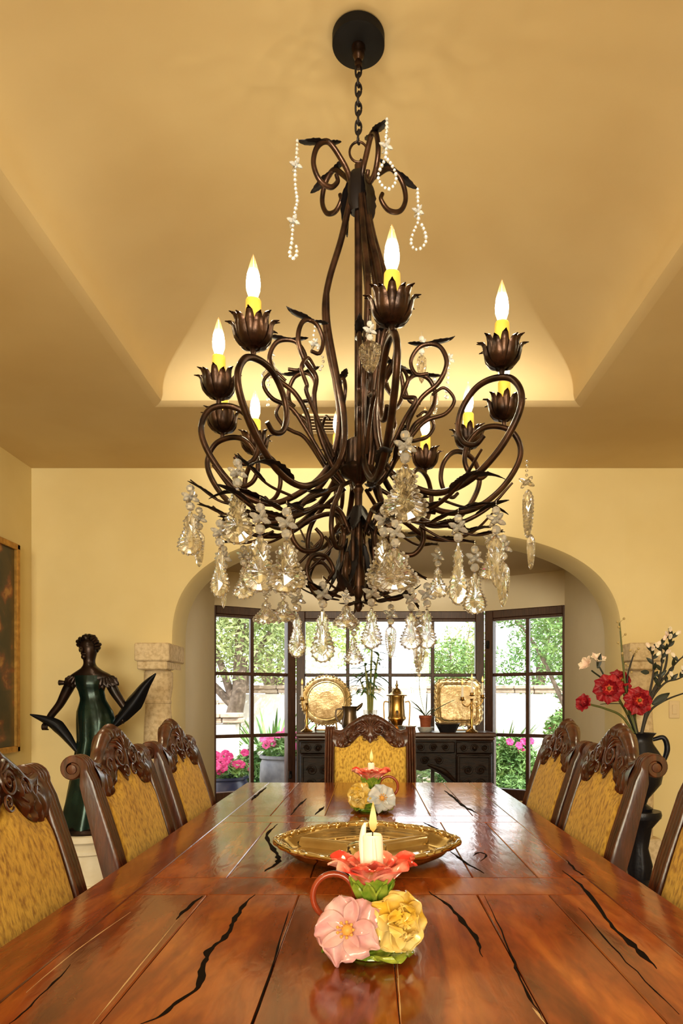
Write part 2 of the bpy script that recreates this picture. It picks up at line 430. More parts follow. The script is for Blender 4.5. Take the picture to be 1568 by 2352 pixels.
# ------------------------------------------------------------------ dining table
def wood_mat(name, c1, c2, c3, rough=.25, coat=.0, stretch=(9, .9, 9), isl=.25, scale=1.6, grain=.03, rot=0):
    m = bpy.data.materials.new(name); m.use_nodes = True; t = m.node_tree; N = t.nodes; L = t.links; b = N['Principled BSDF']
    tc = N.new('ShaderNodeTexCoord'); mp = N.new('ShaderNodeMapping'); mp.inputs['Scale'].default_value = stretch; mp.inputs['Rotation'].default_value = (0, 0, rot)
    L.new(tc.outputs['Object'], mp.inputs[0])
    gi = N.new('ShaderNodeNewGeometry'); off = N.new('ShaderNodeVectorMath'); off.operation = 'MULTIPLY_ADD'
    cmb = N.new('ShaderNodeCombineXYZ')
    for k in range(3): L.new(gi.outputs['Random Per Island'], cmb.inputs[k])
    off.inputs[1].default_value = (31, 17, 9); L.new(cmb.outputs[0], off.inputs[0]); L.new(mp.outputs[0], off.inputs[2])
    n1 = N.new('ShaderNodeTexNoise'); n1.inputs['Scale'].default_value = scale; n1.inputs['Detail'].default_value = 8; n1.inputs['Distortion'].default_value = 1.6
    L.new(off.outputs[0], n1.inputs['Vector'])
    cr = N.new('ShaderNodeValToRGB'); e = cr.color_ramp.elements; e[0].position = .28; e[0].color = (*c1, 1); e[1].position = .74; e[1].color = (*c3, 1)
    k = e.new(.5); k.color = (*c2, 1)
    L.new(n1.outputs[0], cr.inputs[0])
    n2 = N.new('ShaderNodeTexNoise'); n2.inputs['Scale'].default_value = scale * 9; n2.inputs['Detail'].default_value = 6; n2.inputs['Distortion'].default_value = .6
    L.new(off.outputs[0], n2.inputs['Vector'])
    mx = N.new('ShaderNodeMix'); mx.data_type = 'RGBA'; mx.blend_type = 'MULTIPLY'; mx.inputs[0].default_value = .38
    cr2 = N.new('ShaderNodeValToRGB'); cr2.color_ramp.elements[0].position = .35; cr2.color_ramp.elements[0].color = (.35, .30, .28, 1); cr2.color_ramp.elements[1].position = .62
    L.new(n2.outputs[0], cr2.inputs[0]); L.new(cr.outputs[0], mx.inputs[6]); L.new(cr2.outputs[0], mx.inputs[7])
    hs = N.new('ShaderNodeHueSaturation'); mr = N.new('ShaderNodeMapRange'); mr.inputs['To Min'].default_value = 1 - isl; mr.inputs['To Max'].default_value = 1 + isl
    L.new(gi.outputs['Random Per Island'], mr.inputs[0]); L.new(mr.outputs[0], hs.inputs['Value']); L.new(mx.outputs[2], hs.inputs['Color'])
    L.new(hs.outputs[0], b.inputs['Base Color'])
    b.inputs['Roughness'].default_value = rough; b.inputs['Coat Weight'].default_value = coat; b.inputs['Coat Roughness'].default_value = .08
    bp = N.new('ShaderNodeBump'); bp.inputs['Strength'].default_value = grain; bp.inputs['Distance'].default_value = .02; L.new(n2.outputs[0], bp.inputs['Height'])
    n3 = N.new('ShaderNodeTexNoise'); n3.inputs['Scale'].default_value = 3.2; n3.inputs['Detail'].default_value = 2; L.new(tc.outputs['Object'], n3.inputs['Vector'])
    bp2 = N.new('ShaderNodeBump'); bp2.inputs['Strength'].default_value = .12; bp2.inputs['Distance'].default_value = .02; L.new(n3.outputs[0], bp2.inputs['Height']); L.new(bp.outputs[0], bp2.inputs['Normal'])
    L.new(bp2.outputs[0], b.inputs['Normal'])
    return m
M_table = wood_mat('mesquite', (.12, .021, .005), (.30, .062, .012), (.52, .155, .027), .12, stretch=(5, 1.1, 5), scale=1.25)
M_crack = mat('crack_filler', (.010, .006, .004), .9, spec=.05); M_pale = mat('pale_filler', (.62, .42, .22), .4)
T_Y0, T_Y1, T_HW = .34, 3.35, .60
t = thing('dining_table', 'long reddish-brown plank dining table with dark cracks and crosswise boards', 'table', (0, 1.85, 0))
m = MB(); th = .055; zc = TZ - th / 2
xs = [-.49, -.335, -.145, .038, .222, .37, .49]
def plank(x0, x1, y0, y1):
    g = .0012; m.box(((x0 + x1) / 2, (y0 + y1) / 2, zc), (x1 - x0 - g, y1 - y0 - g, th), bev=.0018)
secs = [(T_Y0, 1.41), (1.545, 2.25), (2.375, T_Y1)]
for si, (y0, y1) in enumerate(secs):
    sh = (0, .012, -.01)[si]
    q = [x + sh if 0 < i < 6 else x for i, x in enumerate(xs)]
    for a, b in zip(q, q[1:]): plank(a, b, y0, y1)
plank(-.49, .49, 1.41, 1.545); plank(-.49, .49, 2.25, 2.375)
for s in (-1, 1):
    a, b = sorted((s * .49, s * T_HW)); plank(a, b, T_Y0, T_Y1)
def strip(pts, w, mi, jit=.004):
    P = [on_table(x, y) for x, y in pts]; P = catmull(P, 6); vs = []; nP = len(P)
    for i, p in enumerate(P):
        d = P[min(i + 1, nP - 1)] - P[max(i - 1, 0)]; s = Vector((-d.y, d.x, 0)).normalized()
        ww = w * (.25 + .95 * abs(noise.noise(p * 22))) * (min(1, .15 + 4 * min(i, nP - 1 - i) / nP))
        o = s * jit * noise.noise(p * 40)
        vs += [p + o + s * ww, p + o - s * ww]
    lo = len(vs)
    vs = [v + Vector((0, 0, .0006)) for v in vs] + [v - Vector((0, 0, .002)) for v in vs]
    fs = []
    for i in range(nP - 1):
        a = 2 * i; fs += [(a, a + 1, a + 3, a + 2), (lo + a, lo + a + 2, lo + a + 3, lo + a + 1), (a, a + 2, lo + a + 2, lo + a), (a + 1, lo + a + 1, lo + a + 3, a + 3)]
    fs += [(0, lo, lo + 1, 1), (2 * nP - 2, 2 * nP - 1, lo + 2 * nP - 1, lo + 2 * nP - 2)]
    m.add(vs, fs, mi)
for pts, w in (
    ([(585, 2055), (555, 2085), (535, 2120), (518, 2150), (490, 2175), (470, 2205), (458, 2260), (410, 2300), (370, 2330), (320, 2356)], .009),
    ([(465, 2058), (430, 2086), (405, 2112)], .006), ([(637, 1893), (612, 1920), (628, 1950), (640, 1978), (606, 2002)], .011),
    ([(985, 2048), (1030, 2080), (1060, 2115), (1093, 2155), (1106, 2198)], .008),
    ([(1292, 2000), (1350, 2050), (1400, 2120), (1450, 2170), (1510, 2225)], .009), ([(1032, 1954), (1075, 1985), (1112, 2006)], .008),
    ([(1086, 1966), (1100, 1958), (1117, 1964), (1104, 1978)], .006), ([(1020, 1816), (1042, 1832), (1062, 1850), (1095, 1868)], .014),
    ([(704, 1834), (684, 1852), (668, 1872)], .010), ([(612, 1808), (588, 1828), (578, 1838)], .012), ([(745, 1852), (722, 1872)], .012),
    ([(972, 1889), (992, 1899), (1012, 1906)], .010), ([(1113, 2058), (1168, 2178), (1200, 2262), (1256, 2356)], .003),
    ([(662, 2092), (622, 2228), (578, 2356)], .0028), ([(690, 1895), (660, 1930), (655, 1960)], .006), ([(1300, 1975), (1318, 1995), (1340, 2010)], .006),
    ([(900, 1905), (893, 1925), (905, 1935)], .008), ([(165, 2215), (80, 2300), (20, 2352)], .0025), ([(1330, 2085), (1420, 2190), (1560, 2330)], .0022)):
    strip(pts, w, 1)
for pts, w in (([(410, 2110), (320, 2220), (213, 2352)], .0016), ([(911, 2195), (916, 2275), (921, 2354)], .0017), ([(1222, 2315), (1240, 2335), (1252, 2352)], .004), ([(300, 2095), (180, 2180), (60, 2280)], .0012)):
    strip(pts, w, 2, .0008)
m.build('tabletop', [M_table, M_crack, M_pale], t, 30)
m = MB()
for s in (-1, 1): m.box((s * .47, 1.85, .665), (.035, 2.6, .10), bev=.004)
for y in (.56, 3.13): m.box((0, y, .665), (.91, .035, .10), bev=.004)
m.build('apron', M_table, t, 30)
for sx in (-1, 1):
    for y in (.62, 3.08):
        m = MB(); m.box((sx * .43, y, .66), (.12, .12, .11), bev=.006)
        m.lathe([(.055, .61), (.06, .58), (.035, .55), (.06, .50), (.065, .40), (.05, .25), (.035, .15), (.055, .11), (.055, .0)], 20, (sx * .43, y, 0)); m.build('leg', M_table, t, 35)

# ------------------------------------------------------------------ dining chairs (local: width x, front +y, back plane crosses y=0 at z=.73)
M_cwood = wood_mat('carved_walnut', (.028, .0058, .0025), (.072, .0165, .006), (.135, .035, .012), .28, coat=.15, stretch=(8, 8, 1.2), isl=.08, scale=3, grain=.05)
def fabric_mat():
    m = mat('gold_chenille', (.72, .46, .075), .8, col2=(.34, .17, .02), noise_scale=110, stretch=(1.0, 1.0, .34), ramp=(.44, .68), bump=.3, bump_scale=160, sheen=.1, detail=9)
    return m
M_fab = fabric_mat()
M_cord = mat('gold_cord', (.34, .17, .035), .6, col2=(.16, .07, .015), noise_scale=90, bump=.4, bump_scale=200)
LEAN = .28
def yb(z): return -(z - .73) * LEAN if z > .45 else -(.45 - .73) * LEAN - (.45 - z) * .18
HWC = .250; PW = .054
def crest_top(u):   # u in -1..1
    a = abs(u)
    return 1.020 + .078 * (0.5 + 0.5 * math.cos(PI * min(1, a / .80))) ** .72 - .012 * math.sin(PI * max(0, (a - .6) / .4)) + .003 * math.cos(u * 40) * math.exp(-(a / .16) ** 4)
def crest_bot(u):
    a = abs(u)
    return .930 + .052 * math.exp(-((a - .27) / .20) ** 2) + .010 * math.exp(-(a / .10) ** 2) * -1 + .02 * math.exp(-(a / .3) ** 2) - .006 * math.exp(-((a - .72) / .14) ** 2) + .008 * max(0, (a - .85) / .15)
def chair_proto(name, label, group):
    t = thing(name, label, 'chair', (0, 0, 0), group)
    # posts
    for s in (-1, 1):
        m = MB(); path = []
        for z in (0.0, .10, .22, .34, .42, .50, .60, .70, .80, .90, .955): path.append((yb(z), z, interp([(0, .04), (.42, .044), (.8, .040), (.955, .030)], z)))
        # volute curling back
        c = Vector((yb(.985) - .026, .994)); r0 = .030
        for i in range(30):
            a = -.20 + i * (2.6 * PI / 2 / 14.5); rr = r0 * (1 - .62 * i / 29)
            path.append((c.x + rr * math.cos(a) , c.y + rr * math.sin(a), .016 - .007 * i / 29))
        P = [Vector((0, y, z)) for y, z, _ in path]; vs = []; sec = []
        nse = 32
        for k in range(nse + 1):
            x = -PW / 2 + PW * k / nse; q = (x / (PW / 2))
            sec.append((x, .5 + (.24 * abs(math.sin(2 * PI * (q + 1))) ** .6) if abs(q) < .97 else .46))
        for i, p in enumerate(P):
            d = (P[min(i + 1, len(P) - 1)] - P[max(i - 1, 0)]).normalized(); nn = Vector((0, d.z, -d.y))
            h = path[i][2]
            ring_ = [p + Vector((s * (HWC - PW / 2) + x, 0, 0)) + nn * (h * q) for x, q in sec] + [p + Vector((s * (HWC - PW / 2) + PW / 2, 0, 0)) - nn * h * .5, p + Vector((s * (HWC - PW / 2) - PW / 2, 0, 0)) - nn * h * .5]
            vs += ring_
        w = nse + 3; fs = [(i * w + k, i * w + (k + 1) % w, (i + 1) * w + (k + 1) % w, (i + 1) * w + k) for i in range(len(P) - 1) for k in range(w)]
        fs += [tuple(range(w)), tuple((len(P) - 1) * w + k for k in range(w))]
        m.add(vs, fs)
        Mx = Matrix.Rotation(PI / 2, 3, 'Y')
        m.lathe([(.005, -PW / 2 - .004), (.012, -PW / 2 - .003), (.014, -PW / 2 + .004), (.014, PW / 2 - .004), (.012, PW / 2 + .003), (.005, PW / 2 + .004)], 16, (s * (HWC - PW / 2), c.x, c.y), Mx)
        m.build('back_post', M_cwood, t, 24)
    # crest rail
    m = MB(); xw = HWC - PW + .012
    def sect(u, v):
        U = u * 2 - 1; x = U * xw; zb = crest_bot(U) - .012; zt = crest_top(U)
        roll = .012 + .013 * max(0, math.cos(U * PI / 2)) ** 1.5
        zt2 = zt - roll
        if v < .5:
            q = v / .5; z = zb + (zt2 - zb) * q; front = .016 + .010 * math.sin(PI * q) + .010 * math.exp(-(U / .42) ** 2) * q
            # carved scrolls in relief
            front += .005 * (math.sin(16 * math.hypot(abs(U) - .30, (q - .55) * .55) * 3.0) ) * math.exp(-((abs(U) - .36) / .42) ** 2)
            front += .0035 * math.sin(50 * abs(U) + 9 * q) * (abs(U) > .42) * math.exp(-((abs(U) - .68) / .2) ** 2)
            return Vector((x, yb(z) + front, z))
        if v < .8:
            a = PI * (v - .5) / .3; c0 = yb(zt2) + .016 + .010 * math.exp(-(U / .42) ** 2) - roll
            rib = 1 + .10 * math.cos(60 * U) * math.exp(-(U / .3) ** 4)
            return Vector((x, c0 + roll * math.cos(a) * rib, zt2 + roll * math.sin(a) * rib))
        q = (v - .8) / .2; z = zt2 + (zb - zt2) * q
        return Vector((x, yb(z) - .020 - (1 - q) * max(0, roll * 2 - .036), z))
    m.grid(sect, 72, 40, cv=True)
    # shell fan and C-scrolls
    for k in range(-4, 5):
        a = k * .26; pts = []
        for q in range(6):
            r = .012 + .052 * q / 5; z = 1.028 + r * math.cos(a) * .9 * (.8 if q == 5 else 1); x = r * math.sin(a) * 1.35
            pts.append((x, yb(z) + .034 - .004 * abs(x) / .08 + .003 * math.sin(q / 5 * PI) - .010 * (q == 5), z - .010))
        m.tube(pts, [.002, .0036, .0046, .004], 6)
    for s in (-1, 1):
        for (cx, cz, r0, tr, w0, ph, dr) in ((.050, 1.012, .032, 1.7, .0042, 2.2, 1), (.028, .972, .019, 1.5, .0034, -.6, -1), (.120, .992, .022, 1.4, .0034, 2.6, -1), (.168, .975, .015, 1.3, .0028, .4, 1)):
            pts = []
            for i in range(26):
                q = i / 25; a = ph + dr * tr * 2 * PI * q; r = r0 * (1 - .8 * q); z = cz + r * math.sin(a); x = s * (cx + r * math.cos(a))
                pts.append((x, yb(z) + .034 - abs(x) * .075, z))
            m.tube(pts, [w0 * .7, w0, w0, w0 * .6], 6); m.ball((s * cx, yb(cz) + .032 - cx * .075, cz), r0 * .22, 8)
        pts = [(s * .19, yb(1.0) + .022, 1.0), (s * .165, yb(.985) + .028, .982), (s * .13, yb(.96) + .030, .957), (s * .085, yb(.985) + .03, .982), (s * .08, yb(1.02) + .03, 1.015)]
        m.tube(catmull([(p[0], p[1] - .006, p[2]) for p in pts], 5), [.001, .003, .004, .003, .002], 6)
        pts = [(s * .188, yb(.96) + .022, .958), (s * .165, yb(.945) + .024, .944), (s * .13, yb(.965) + .026, .968)]
        m.tube(catmull([(p[0], p[1] - .004, p[2]) for p in pts], 5), [.001, .003, .002], 6)
    m.build('crest_rail', M_cwood, t, 45)
    # upholstered back
    m = MB(); xf_ = HWC - PW + .004; zl = .50
    def pad(u, v):
        U = u * 2 - 1; zt = crest_bot(U * .98); z = zl + (zt - zl) * v
        e = min(1, (1 - abs(U)) * 9) * min(1, (1 - v) * 9) * min(1, v * 9 + .2)
        return Vector((U * xf_, yb(z) + .004 + .026 * math.sqrt(max(0, e)) * (0.75 + .25 * math.sin(PI * v)), z))
    m.grid(pad, 28, 30)
    def padb(u, v):
        p = pad(u, v); return Vector((p.x, yb(p.z) - .016, p.z))
    m.grid(padb, 28, 30)
    bp = m.build('back_cushion', M_fab, t, 60)
    m = MB(); m.tube([pad(.5 + .495 * (k / 30 - 1) * 1.0 if False else k / 60, 1.0) + Vector((0, .008, -.002)) for k in range(61)], .0055, 6); m.build('piping', M_cord, bp, 60)
    # seat and frame
    m = MB(); m.box((0, .245, .40), (.50, .46, .07), bev=.008); m.box((0, yb(.47) - .0, .46), (.44, .035, .08), bev=.006); m.build('seat_frame', M_cwood, t, 30)
    m = MB()
    def cush(u, v):
        U = u * 2 - 1; V = v * 2 - 1; k = (1 - U ** 6) * (1 - V ** 6); return Vector((U * .245, .245 + V * .225, .435 + .06 * max(0, k) ** .5))
    m.grid(cush, 16, 16); m.grid(lambda u, v: Vector(((u * 2 - 1) * .245, .245 + (v * 2 - 1) * .225, .434)), 2, 2); m.build('seat', M_fab, t, 60)
    for s in (-1, 1):
        m = MB(); m.tube(catmull([(s * .225, .44, .38), (s * .235, .455, .28), (s * .225, .44, .14), (s * .225, .445, .05), (s * .23, .46, .0)], 6), [.03, .034, .022, .018, .026], 12); m.build('leg', M_cwood, t, 60)
    return t
CG = 'carved dining chairs around the table'
XCH = .665
c0 = chair_proto('dining_chair', 'carved gold-upholstered chair on the left side of the table, nearest the camera', CG)
c0.location = (-XCH, 1.300, 0); c0.rotation_euler = (0, 0, -PI / 2)
dup(c0, (-XCH, 2.000, 0), -PI / 2, 'carved gold-upholstered chair on the left side of the table, middle one, before the bronze statue')
dup(c0, (-XCH, 2.600, 0), -PI / 2, 'carved gold-upholstered chair on the left side of the table, farthest, before the left stone column')
dup(c0, (XCH, 1.32, 0), PI / 2, 'carved gold-upholstered chair at the right edge of the photo, nearest on the right side')
dup(c0, (XCH - .008, 2.045, 0), PI / 2, 'carved gold-upholstered chair on the right side, middle one, below the red flowers')
dup(c0, (XCH, 2.61, 0), PI / 2, 'carved gold-upholstered chair on the right side, farthest, before the right window')
dup(c0, (.005, 3.72, 0), PI, 'carved gold-upholstered chair at the far head of the table, in front of the sideboard')
# ------------------------------------------------------------------ chandelier
M_bronze = mat('bronze', (.014, .0065, .004), .33, metal=.75, col2=(.058, .026, .013), noise_scale=22, bump=.10, bump_scale=70)
M_bronze_d = mat('dark_bronze', (.010, .0065, .006), .42, metal=.6)
M_canopy = mat('canopy_black', (.006, .0055, .007), .6, spec=.2)
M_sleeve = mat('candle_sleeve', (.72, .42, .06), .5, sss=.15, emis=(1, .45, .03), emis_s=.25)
def bulb_mat():
    m = bpy.data.materials.new('lit_bulb'); m.use_nodes = True; t = m.node_tree; N = t.nodes; N.remove(N['Principled BSDF']); L = t.links
    tc = N.new('ShaderNodeTexCoord'); sp = N.new('ShaderNodeSeparateXYZ'); L.new(tc.outputs['Generated'], sp.inputs[0])
    cr = N.new('ShaderNodeValToRGB'); e = cr.color_ramp.elements
    e[0].position = 0; e[0].color = (1, .62, .16, 1); e[1].position = 1; e[1].color = (1, .42, .06, 1)
    for p, c in ((.22, (1, .85, .45, 1)), (.45, (1, .97, .85, 1)), (.72, (1, .72, .28, 1))): k = e.new(p); k.color = c
    L.new(sp.outputs[2], cr.inputs[0]); em = N.new('ShaderNodeEmission'); L.new(cr.outputs[0], em.inputs[0])
    c2 = N.new('ShaderNodeValToRGB'); e = c2.color_ramp.elements; e[0].position = .05; e[0].color = (.25, .25, .25, 1); e[1].position = 1; e[1].color = (.02, .02, .02, 1)
    for p, v in ((.28, 1), (.45, 1), (.66, .10)): k = e.new(p); k.color = (v, v, v, 1)
    ml = N.new('ShaderNodeMath'); ml.operation = 'MULTIPLY'; ml.inputs[1].default_value = 9
    L.new(sp.outputs[2], c2.inputs[0]); L.new(c2.outputs[0], ml.inputs[0]); L.new(ml.outputs[0], em.inputs[1])
    tr = N.new('ShaderNodeBsdfTransparent'); gl = N.new('ShaderNodeBsdfGlossy'); gl.inputs['Roughness'].default_value = .05
    m1 = N.new('ShaderNodeMixShader'); m1.inputs[0].default_value = .14; L.new(tr.outputs[0], m1.inputs[1]); L.new(gl.outputs[0], m1.inputs[2])
    ad = N.new('ShaderNodeAddShader'); L.new(m1.outputs[0], ad.inputs[0]); L.new(em.outputs[0], ad.inputs[1]); L.new(ad.outputs[0], N['Material Output'].inputs[0])
    return m
M_bulb = bulb_mat()
def crystal_mat(name, col=(1, 1, 1), rough=0.0):
    m = bpy.data.materials.new(name); m.use_nodes = True; t = m.node_tree; N = t.nodes; N.remove(N['Principled BSDF']); out = N['Material Output']
    g = N.new('ShaderNodeBsdfGlass'); g.inputs['IOR'].default_value = 1.48; g.inputs['Color'].default_value = (*col, 1); g.inputs['Roughness'].default_value = rough
    tr = N.new('ShaderNodeBsdfTransparent'); gl = N.new('ShaderNodeBsdfGlossy'); gl.inputs['Roughness'].default_value = .05
    m1 = N.new('ShaderNodeMixShader'); m1.inputs[0].default_value = .30; m2 = N.new('ShaderNodeMixShader'); m2.inputs[0].default_value = .10
    L = t.links; L.new(g.outputs[0], m1.inputs[1]); L.new(tr.outputs[0], m1.inputs[2]); L.new(m1.outputs[0], m2.inputs[1]); L.new(gl.outputs[0], m2.inputs[2]); L.new(m2.outputs[0], out.inputs[0])
    return m
M_crystal = crystal_mat('cut_crystal')
def edge_mat():
    m = bpy.data.materials.new('cut_crystal_edge'); m.use_nodes = True; t = m.node_tree; N = t.nodes; b = N['Principled BSDF']
    b.inputs['Base Color'].default_value = (.98, .96, .92, 1); b.inputs['Roughness'].default_value = .05; b.inputs['Transmission Weight'].default_value = .70; b.inputs['IOR'].default_value = 1.6; b.inputs['Specular IOR Level'].default_value = .9
    return m
M_edge = edge_mat()
CX, CY = -.032, 2.0
def rz(prof, az, n=7, wob=0.0):
    """radial profile (r, z[, sideways]) at an azimuth in degrees -> smooth 3D path"""
    a = math.radians(az); d = Vector((math.cos(a), math.sin(a), 0)); s = Vector((-d.y, d.x, 0))
    return catmull([Vector((CX, CY, 0)) + d * p[0] + s * (p[2] if len(p) > 2 else 0) + Vector((0, 0, p[1])) for p in prof], n)
def leaf_mesh(mb, base, d, up, L, W, curl=.5, teeth=5, th=.0016, cup=.25, tipc=0.0):
    """serrated acanthus leaf growing from base along d, curling towards up"""
    d = Vector(d).normalized(); up = Vector(up); up = (up - d * up.dot(d)).normalized(); sd = d.cross(up)
    def fn(u, v):
        U = u * 2 - 1; w = W * (math.sin(PI * min(1, v * .92 + .08)) ** .7) * (1 - .15 * v)
        w *= .78 + .22 * abs(math.sin(teeth * PI * v)) if abs(U) > .6 else 1
        a = curl * v; along = L * (math.sin(a) / curl if abs(curl) > 1e-3 else v); rise = L * ((1 - math.cos(a)) / curl if abs(curl) > 1e-3 else 0)
        ribs = .05 * W * math.cos(U * 9)
        return Vector(base) + d * along + up * (rise + cup * w * U * U + ribs + tipc * v ** 4) + sd * (w * U)
    mb.sheet(fn, 6, 14, th)
    return Vector(fn(.5, 1.0))
TC = 0
ch = thing('chandelier', 'large dark bronze scrolled chandelier with candle bulbs and crystal drops above the table', 'chandelier', (CX, CY, CROWN))
# canopy and chain
m = MB(); m.lathe([(.0, CROWN - .034), (.072, CROWN - .034), (.0765, CROWN - .031), (.0765, CROWN - .004), (.073, CROWN - .0005), (0, CROWN - .0005)], 48, (CX, CY, 0)); m.build('canopy', M_canopy, ch, 40)
m = MB(); zc0 = CROWN - .034
m.lathe([(.0, zc0 - .062), (.010, zc0 - .060), (.012, zc0 - .048), (.009, zc0 - .040), (.013, zc0 - .034), (.018, zc0 - .024), (.016, zc0 - .014), (.020, zc0 - .008), (.020, zc0)], 20, (CX, CY, 0)); m.build('canopy_stem', M_bronze, ch, 50)
ZT = 2.79
zt, zb = zc0 - .055, ZT + .018
nl = 8; pitch = (zt - zb) / nl
for k in range(nl):
    m = MB(); zc_ = zt - pitch * (k + .5); pts = []
    hl, hw = pitch * .5 + .006, .0085
    for i in range(24):
        a = 2 * PI * i / 24; x = hw * math.cos(a); z = math.copysign(abs(math.sin(a)) ** .7, math.sin(a)) * hl
        tw = .5 * z / hl
        v = Vector((x * math.cos(tw), x * math.sin(tw), z))
        if k % 2: v = Vector((-v.y, v.x, v.z))
        pts.append(v + Vector((CX, CY, zc_)))
    m.tube(pts, .0032, 7, closed=True); m.build('chain_link', M_bronze_d, ch, 60)
m = MB(); m.tube([Vector((CX + .026 * math.cos(a), CY, ZT - .012 + .030 * math.sin(a))) for a in [2 * PI * i / 24 for i in range(24)]], .0035, 7, closed=True); m.build('hanging_ring', M_bronze, ch, 60)
# centre column
m = MB()
m.tube([(CX, CY, 2.74), (CX, CY, 1.50)], .0115, 10)
m.lathe([(.004, 1.43), (.011, 1.44), (.013, 1.455), (.008, 1.468), (.018, 1.49), (.022, 1.53), (.012, 1.58), (.010, 1.70)], 18, (CX, CY, 0))
m.lathe([(.0, 1.775), (.012, 1.778), (.016, 1.79), (.010, 1.802), (.022, 1.815), (.050, 1.83), (.056, 1.845), (.050, 1.852), (.040, 1.86), (.036, 1.885), (.034, 1.93), (.028, 1.935), (.012, 1.94)], 26, (CX, CY, 0))
m.build('centre_column', M_bronze, ch, 40)
# upper stems sweeping from the neck
STEMS = ((188, .0095), (287, .009), (312, .009), (330, .008), (72, .008), (50, .008))
for az, r in STEMS:
    m = MB(); P = rz([(.012, 2.70), (.024, 2.64), (.05, 2.52), (.085, 2.40), (.098, 2.31), (.088, 2.20), (.062, 2.08), (.05, 1.98), (.052, 1.90), (.04, 1.83)], az)
    m.tube(P, r, 9); m.build('stem', M_bronze, ch, 60)
m = MB(); m.lathe([(.022, 2.60), (.030, 2.62), (.033, 2.66), (.029, 2.70), (.022, 2.715)], 14, (CX, CY, 0), ripple=lambda a, i: 1 + .12 * math.cos(5 * a)); m.build('neck_collar', M_bronze_d, ch, 60)
# top scrolls with leaves
top_tips = []
for az, sc_, dz, fl in ((205, 1.0, -.025, 1), (143, 1.0, -.03, 1), (296, .92, -.035, 1), (28, 1.15, -.03, 1), (82, .9, -.02, 1)):
    m = MB(); pr = [(.020, 2.64), (.030, 2.70), (.058, 2.768 + dz), (.095, 2.80 + dz), (.128, 2.775 + dz), (.140, 2.725 + dz), (.122, 2.682 + dz), (.088, 2.672 + dz), (.066, 2.695 + dz), (.070, 2.715 + dz)]
    pr = [(p[0] * sc_, p[1]) for p in pr]; P = rz(pr, az)
    m.tube(P, [.008, .008, .0075, .0075, .006], 9); sc_o = m.build('top_scroll', M_bronze, ch, 60)
    a = math.radians(az); d = Vector((math.cos(a), math.sin(a), 0)); b0 = Vector((CX, CY, 2.795 + dz)) + d * .10 * sc_
    ml = MB(); tip_ = leaf_mesh(ml, b0, d + Vector((0, 0, -.22)), (0, 0, 1), .095, .016, -.5, 5, tipc=.02); leaf_mesh(ml, b0, -d * 1 + Vector((0, 0, .2)), (0, 0, 1), .05, .012, .4, 4)
    ml.build('leaf', M_bronze_d, sc_o, 60); top_tips.append(tip_)
ml = MB()
for az in (322, 150, 60): 
    a = math.radians(az); d = Vector((math.cos(a), math.sin(a), 0)); leaf_mesh(ml, Vector((CX, CY, 2.70)) + d * .025, d * .35 + Vector((0, 0, -1)), d, .16, .028, -.5, 6)
ml.build('neck_leaves', M_bronze_d, ch, 60)

# candle arms: azimuth, radius of the cup (measured), lamp on
ARM = [(.094, 2.36), (.090, 2.26), (.068, 2.11), (.056, 2.0), (.070, 1.90), (.105, 1.83), (.17, 1.775), (.265, 1.732), (.36, 1.745), (.445, 1.802), (.500, 1.875), (.514, 1.932), (.487, 1.980), (.435, 1.995), (.385, 1.983), (.345, 1.94), (.333, 1.89), (.350, 1.85), (.385, 1.837), (.410, 1.855)]
cups = [(-80, .475), (-36, .455), (7, .44), (38, .46), (64, .535), (100, .47), (137, .49), (161, .455), (194, .40), (236, .44)]
def cup_parts(c, arm, lit=True):
    """flower cup, candle sleeve and bulb standing on point c"""
    m = MB()
    m.lathe([(.006, -.012), (.008, 0), (.005, .004), (.016, .008), (.030, .022), (.038, .042), (.040, .058), (.036, .060), (.030, .040), (.012, .018), (0, .016)], 24, c, ripple=lambda a, i: 1 + (.07 * abs(math.cos(6 * a)) if 3 < i < 8 else 0))
    for k in range(14):
        a = 2 * PI * k / 14 + .2; d = Vector((math.cos(a), math.sin(a), 0)); s = Vector((-d.y, d.x, 0)); big = 1 if k % 2 == 0 else .86
        def fn(u, v, d=d, s=s, big=big):
            U = u * 2 - 1; w = .0115 * math.sin(PI * min(1, .22 + v * .70)) ** .8 * (1 if v < .82 else math.sqrt(max(.04, 1 - ((v - .82) / .19) ** 2)))
            r = interp([(0, .010), (.15, .026), (.35, .037), (.55, .041), (.72, .043), (.86, .049), (1, .060)], v); z = interp([(0, .008), (.15, .016), (.35, .034), (.55, .054), (.72, .072), (.86, .083), (1, .084)], v)
            return Vector(c) + d * (r + .003 * (k % 2) + .004 * (1 - U * U)) + s * w * U + Vector((0, 0, z * big * .88))
        m.sheet(fn, 4, 14, .0022)
    m.build('flower_cup', M_bronze, arm, 50)
    m = MB(); m.lathe([(0, .018), (.0185, .018), (.019, .10), (.0185, .118), (.016, .122), (.012, .118), (0, .118)], 20, c, ripple=lambda a, i: 1 + .03 * math.cos(3 * a)); m.build('candle_sleeve', M_sleeve, arm, 50)
    m = MB(); m.lathe([(.0, .118), (.011, .118), (.011, .128), (.0165, .145), (.0175, .160), (.015, .182), (.009, .205), (.004, .222), (0, .232)], 18, c)
    b = m.build('candle_bulb', M_bulb, arm, 180)
    b.visible_shadow = True
    light('bulb_light', 'POINT', Vector(c) + Vector((0, 0, .158)), BULB_W, (1.0, .86, .56), .010)
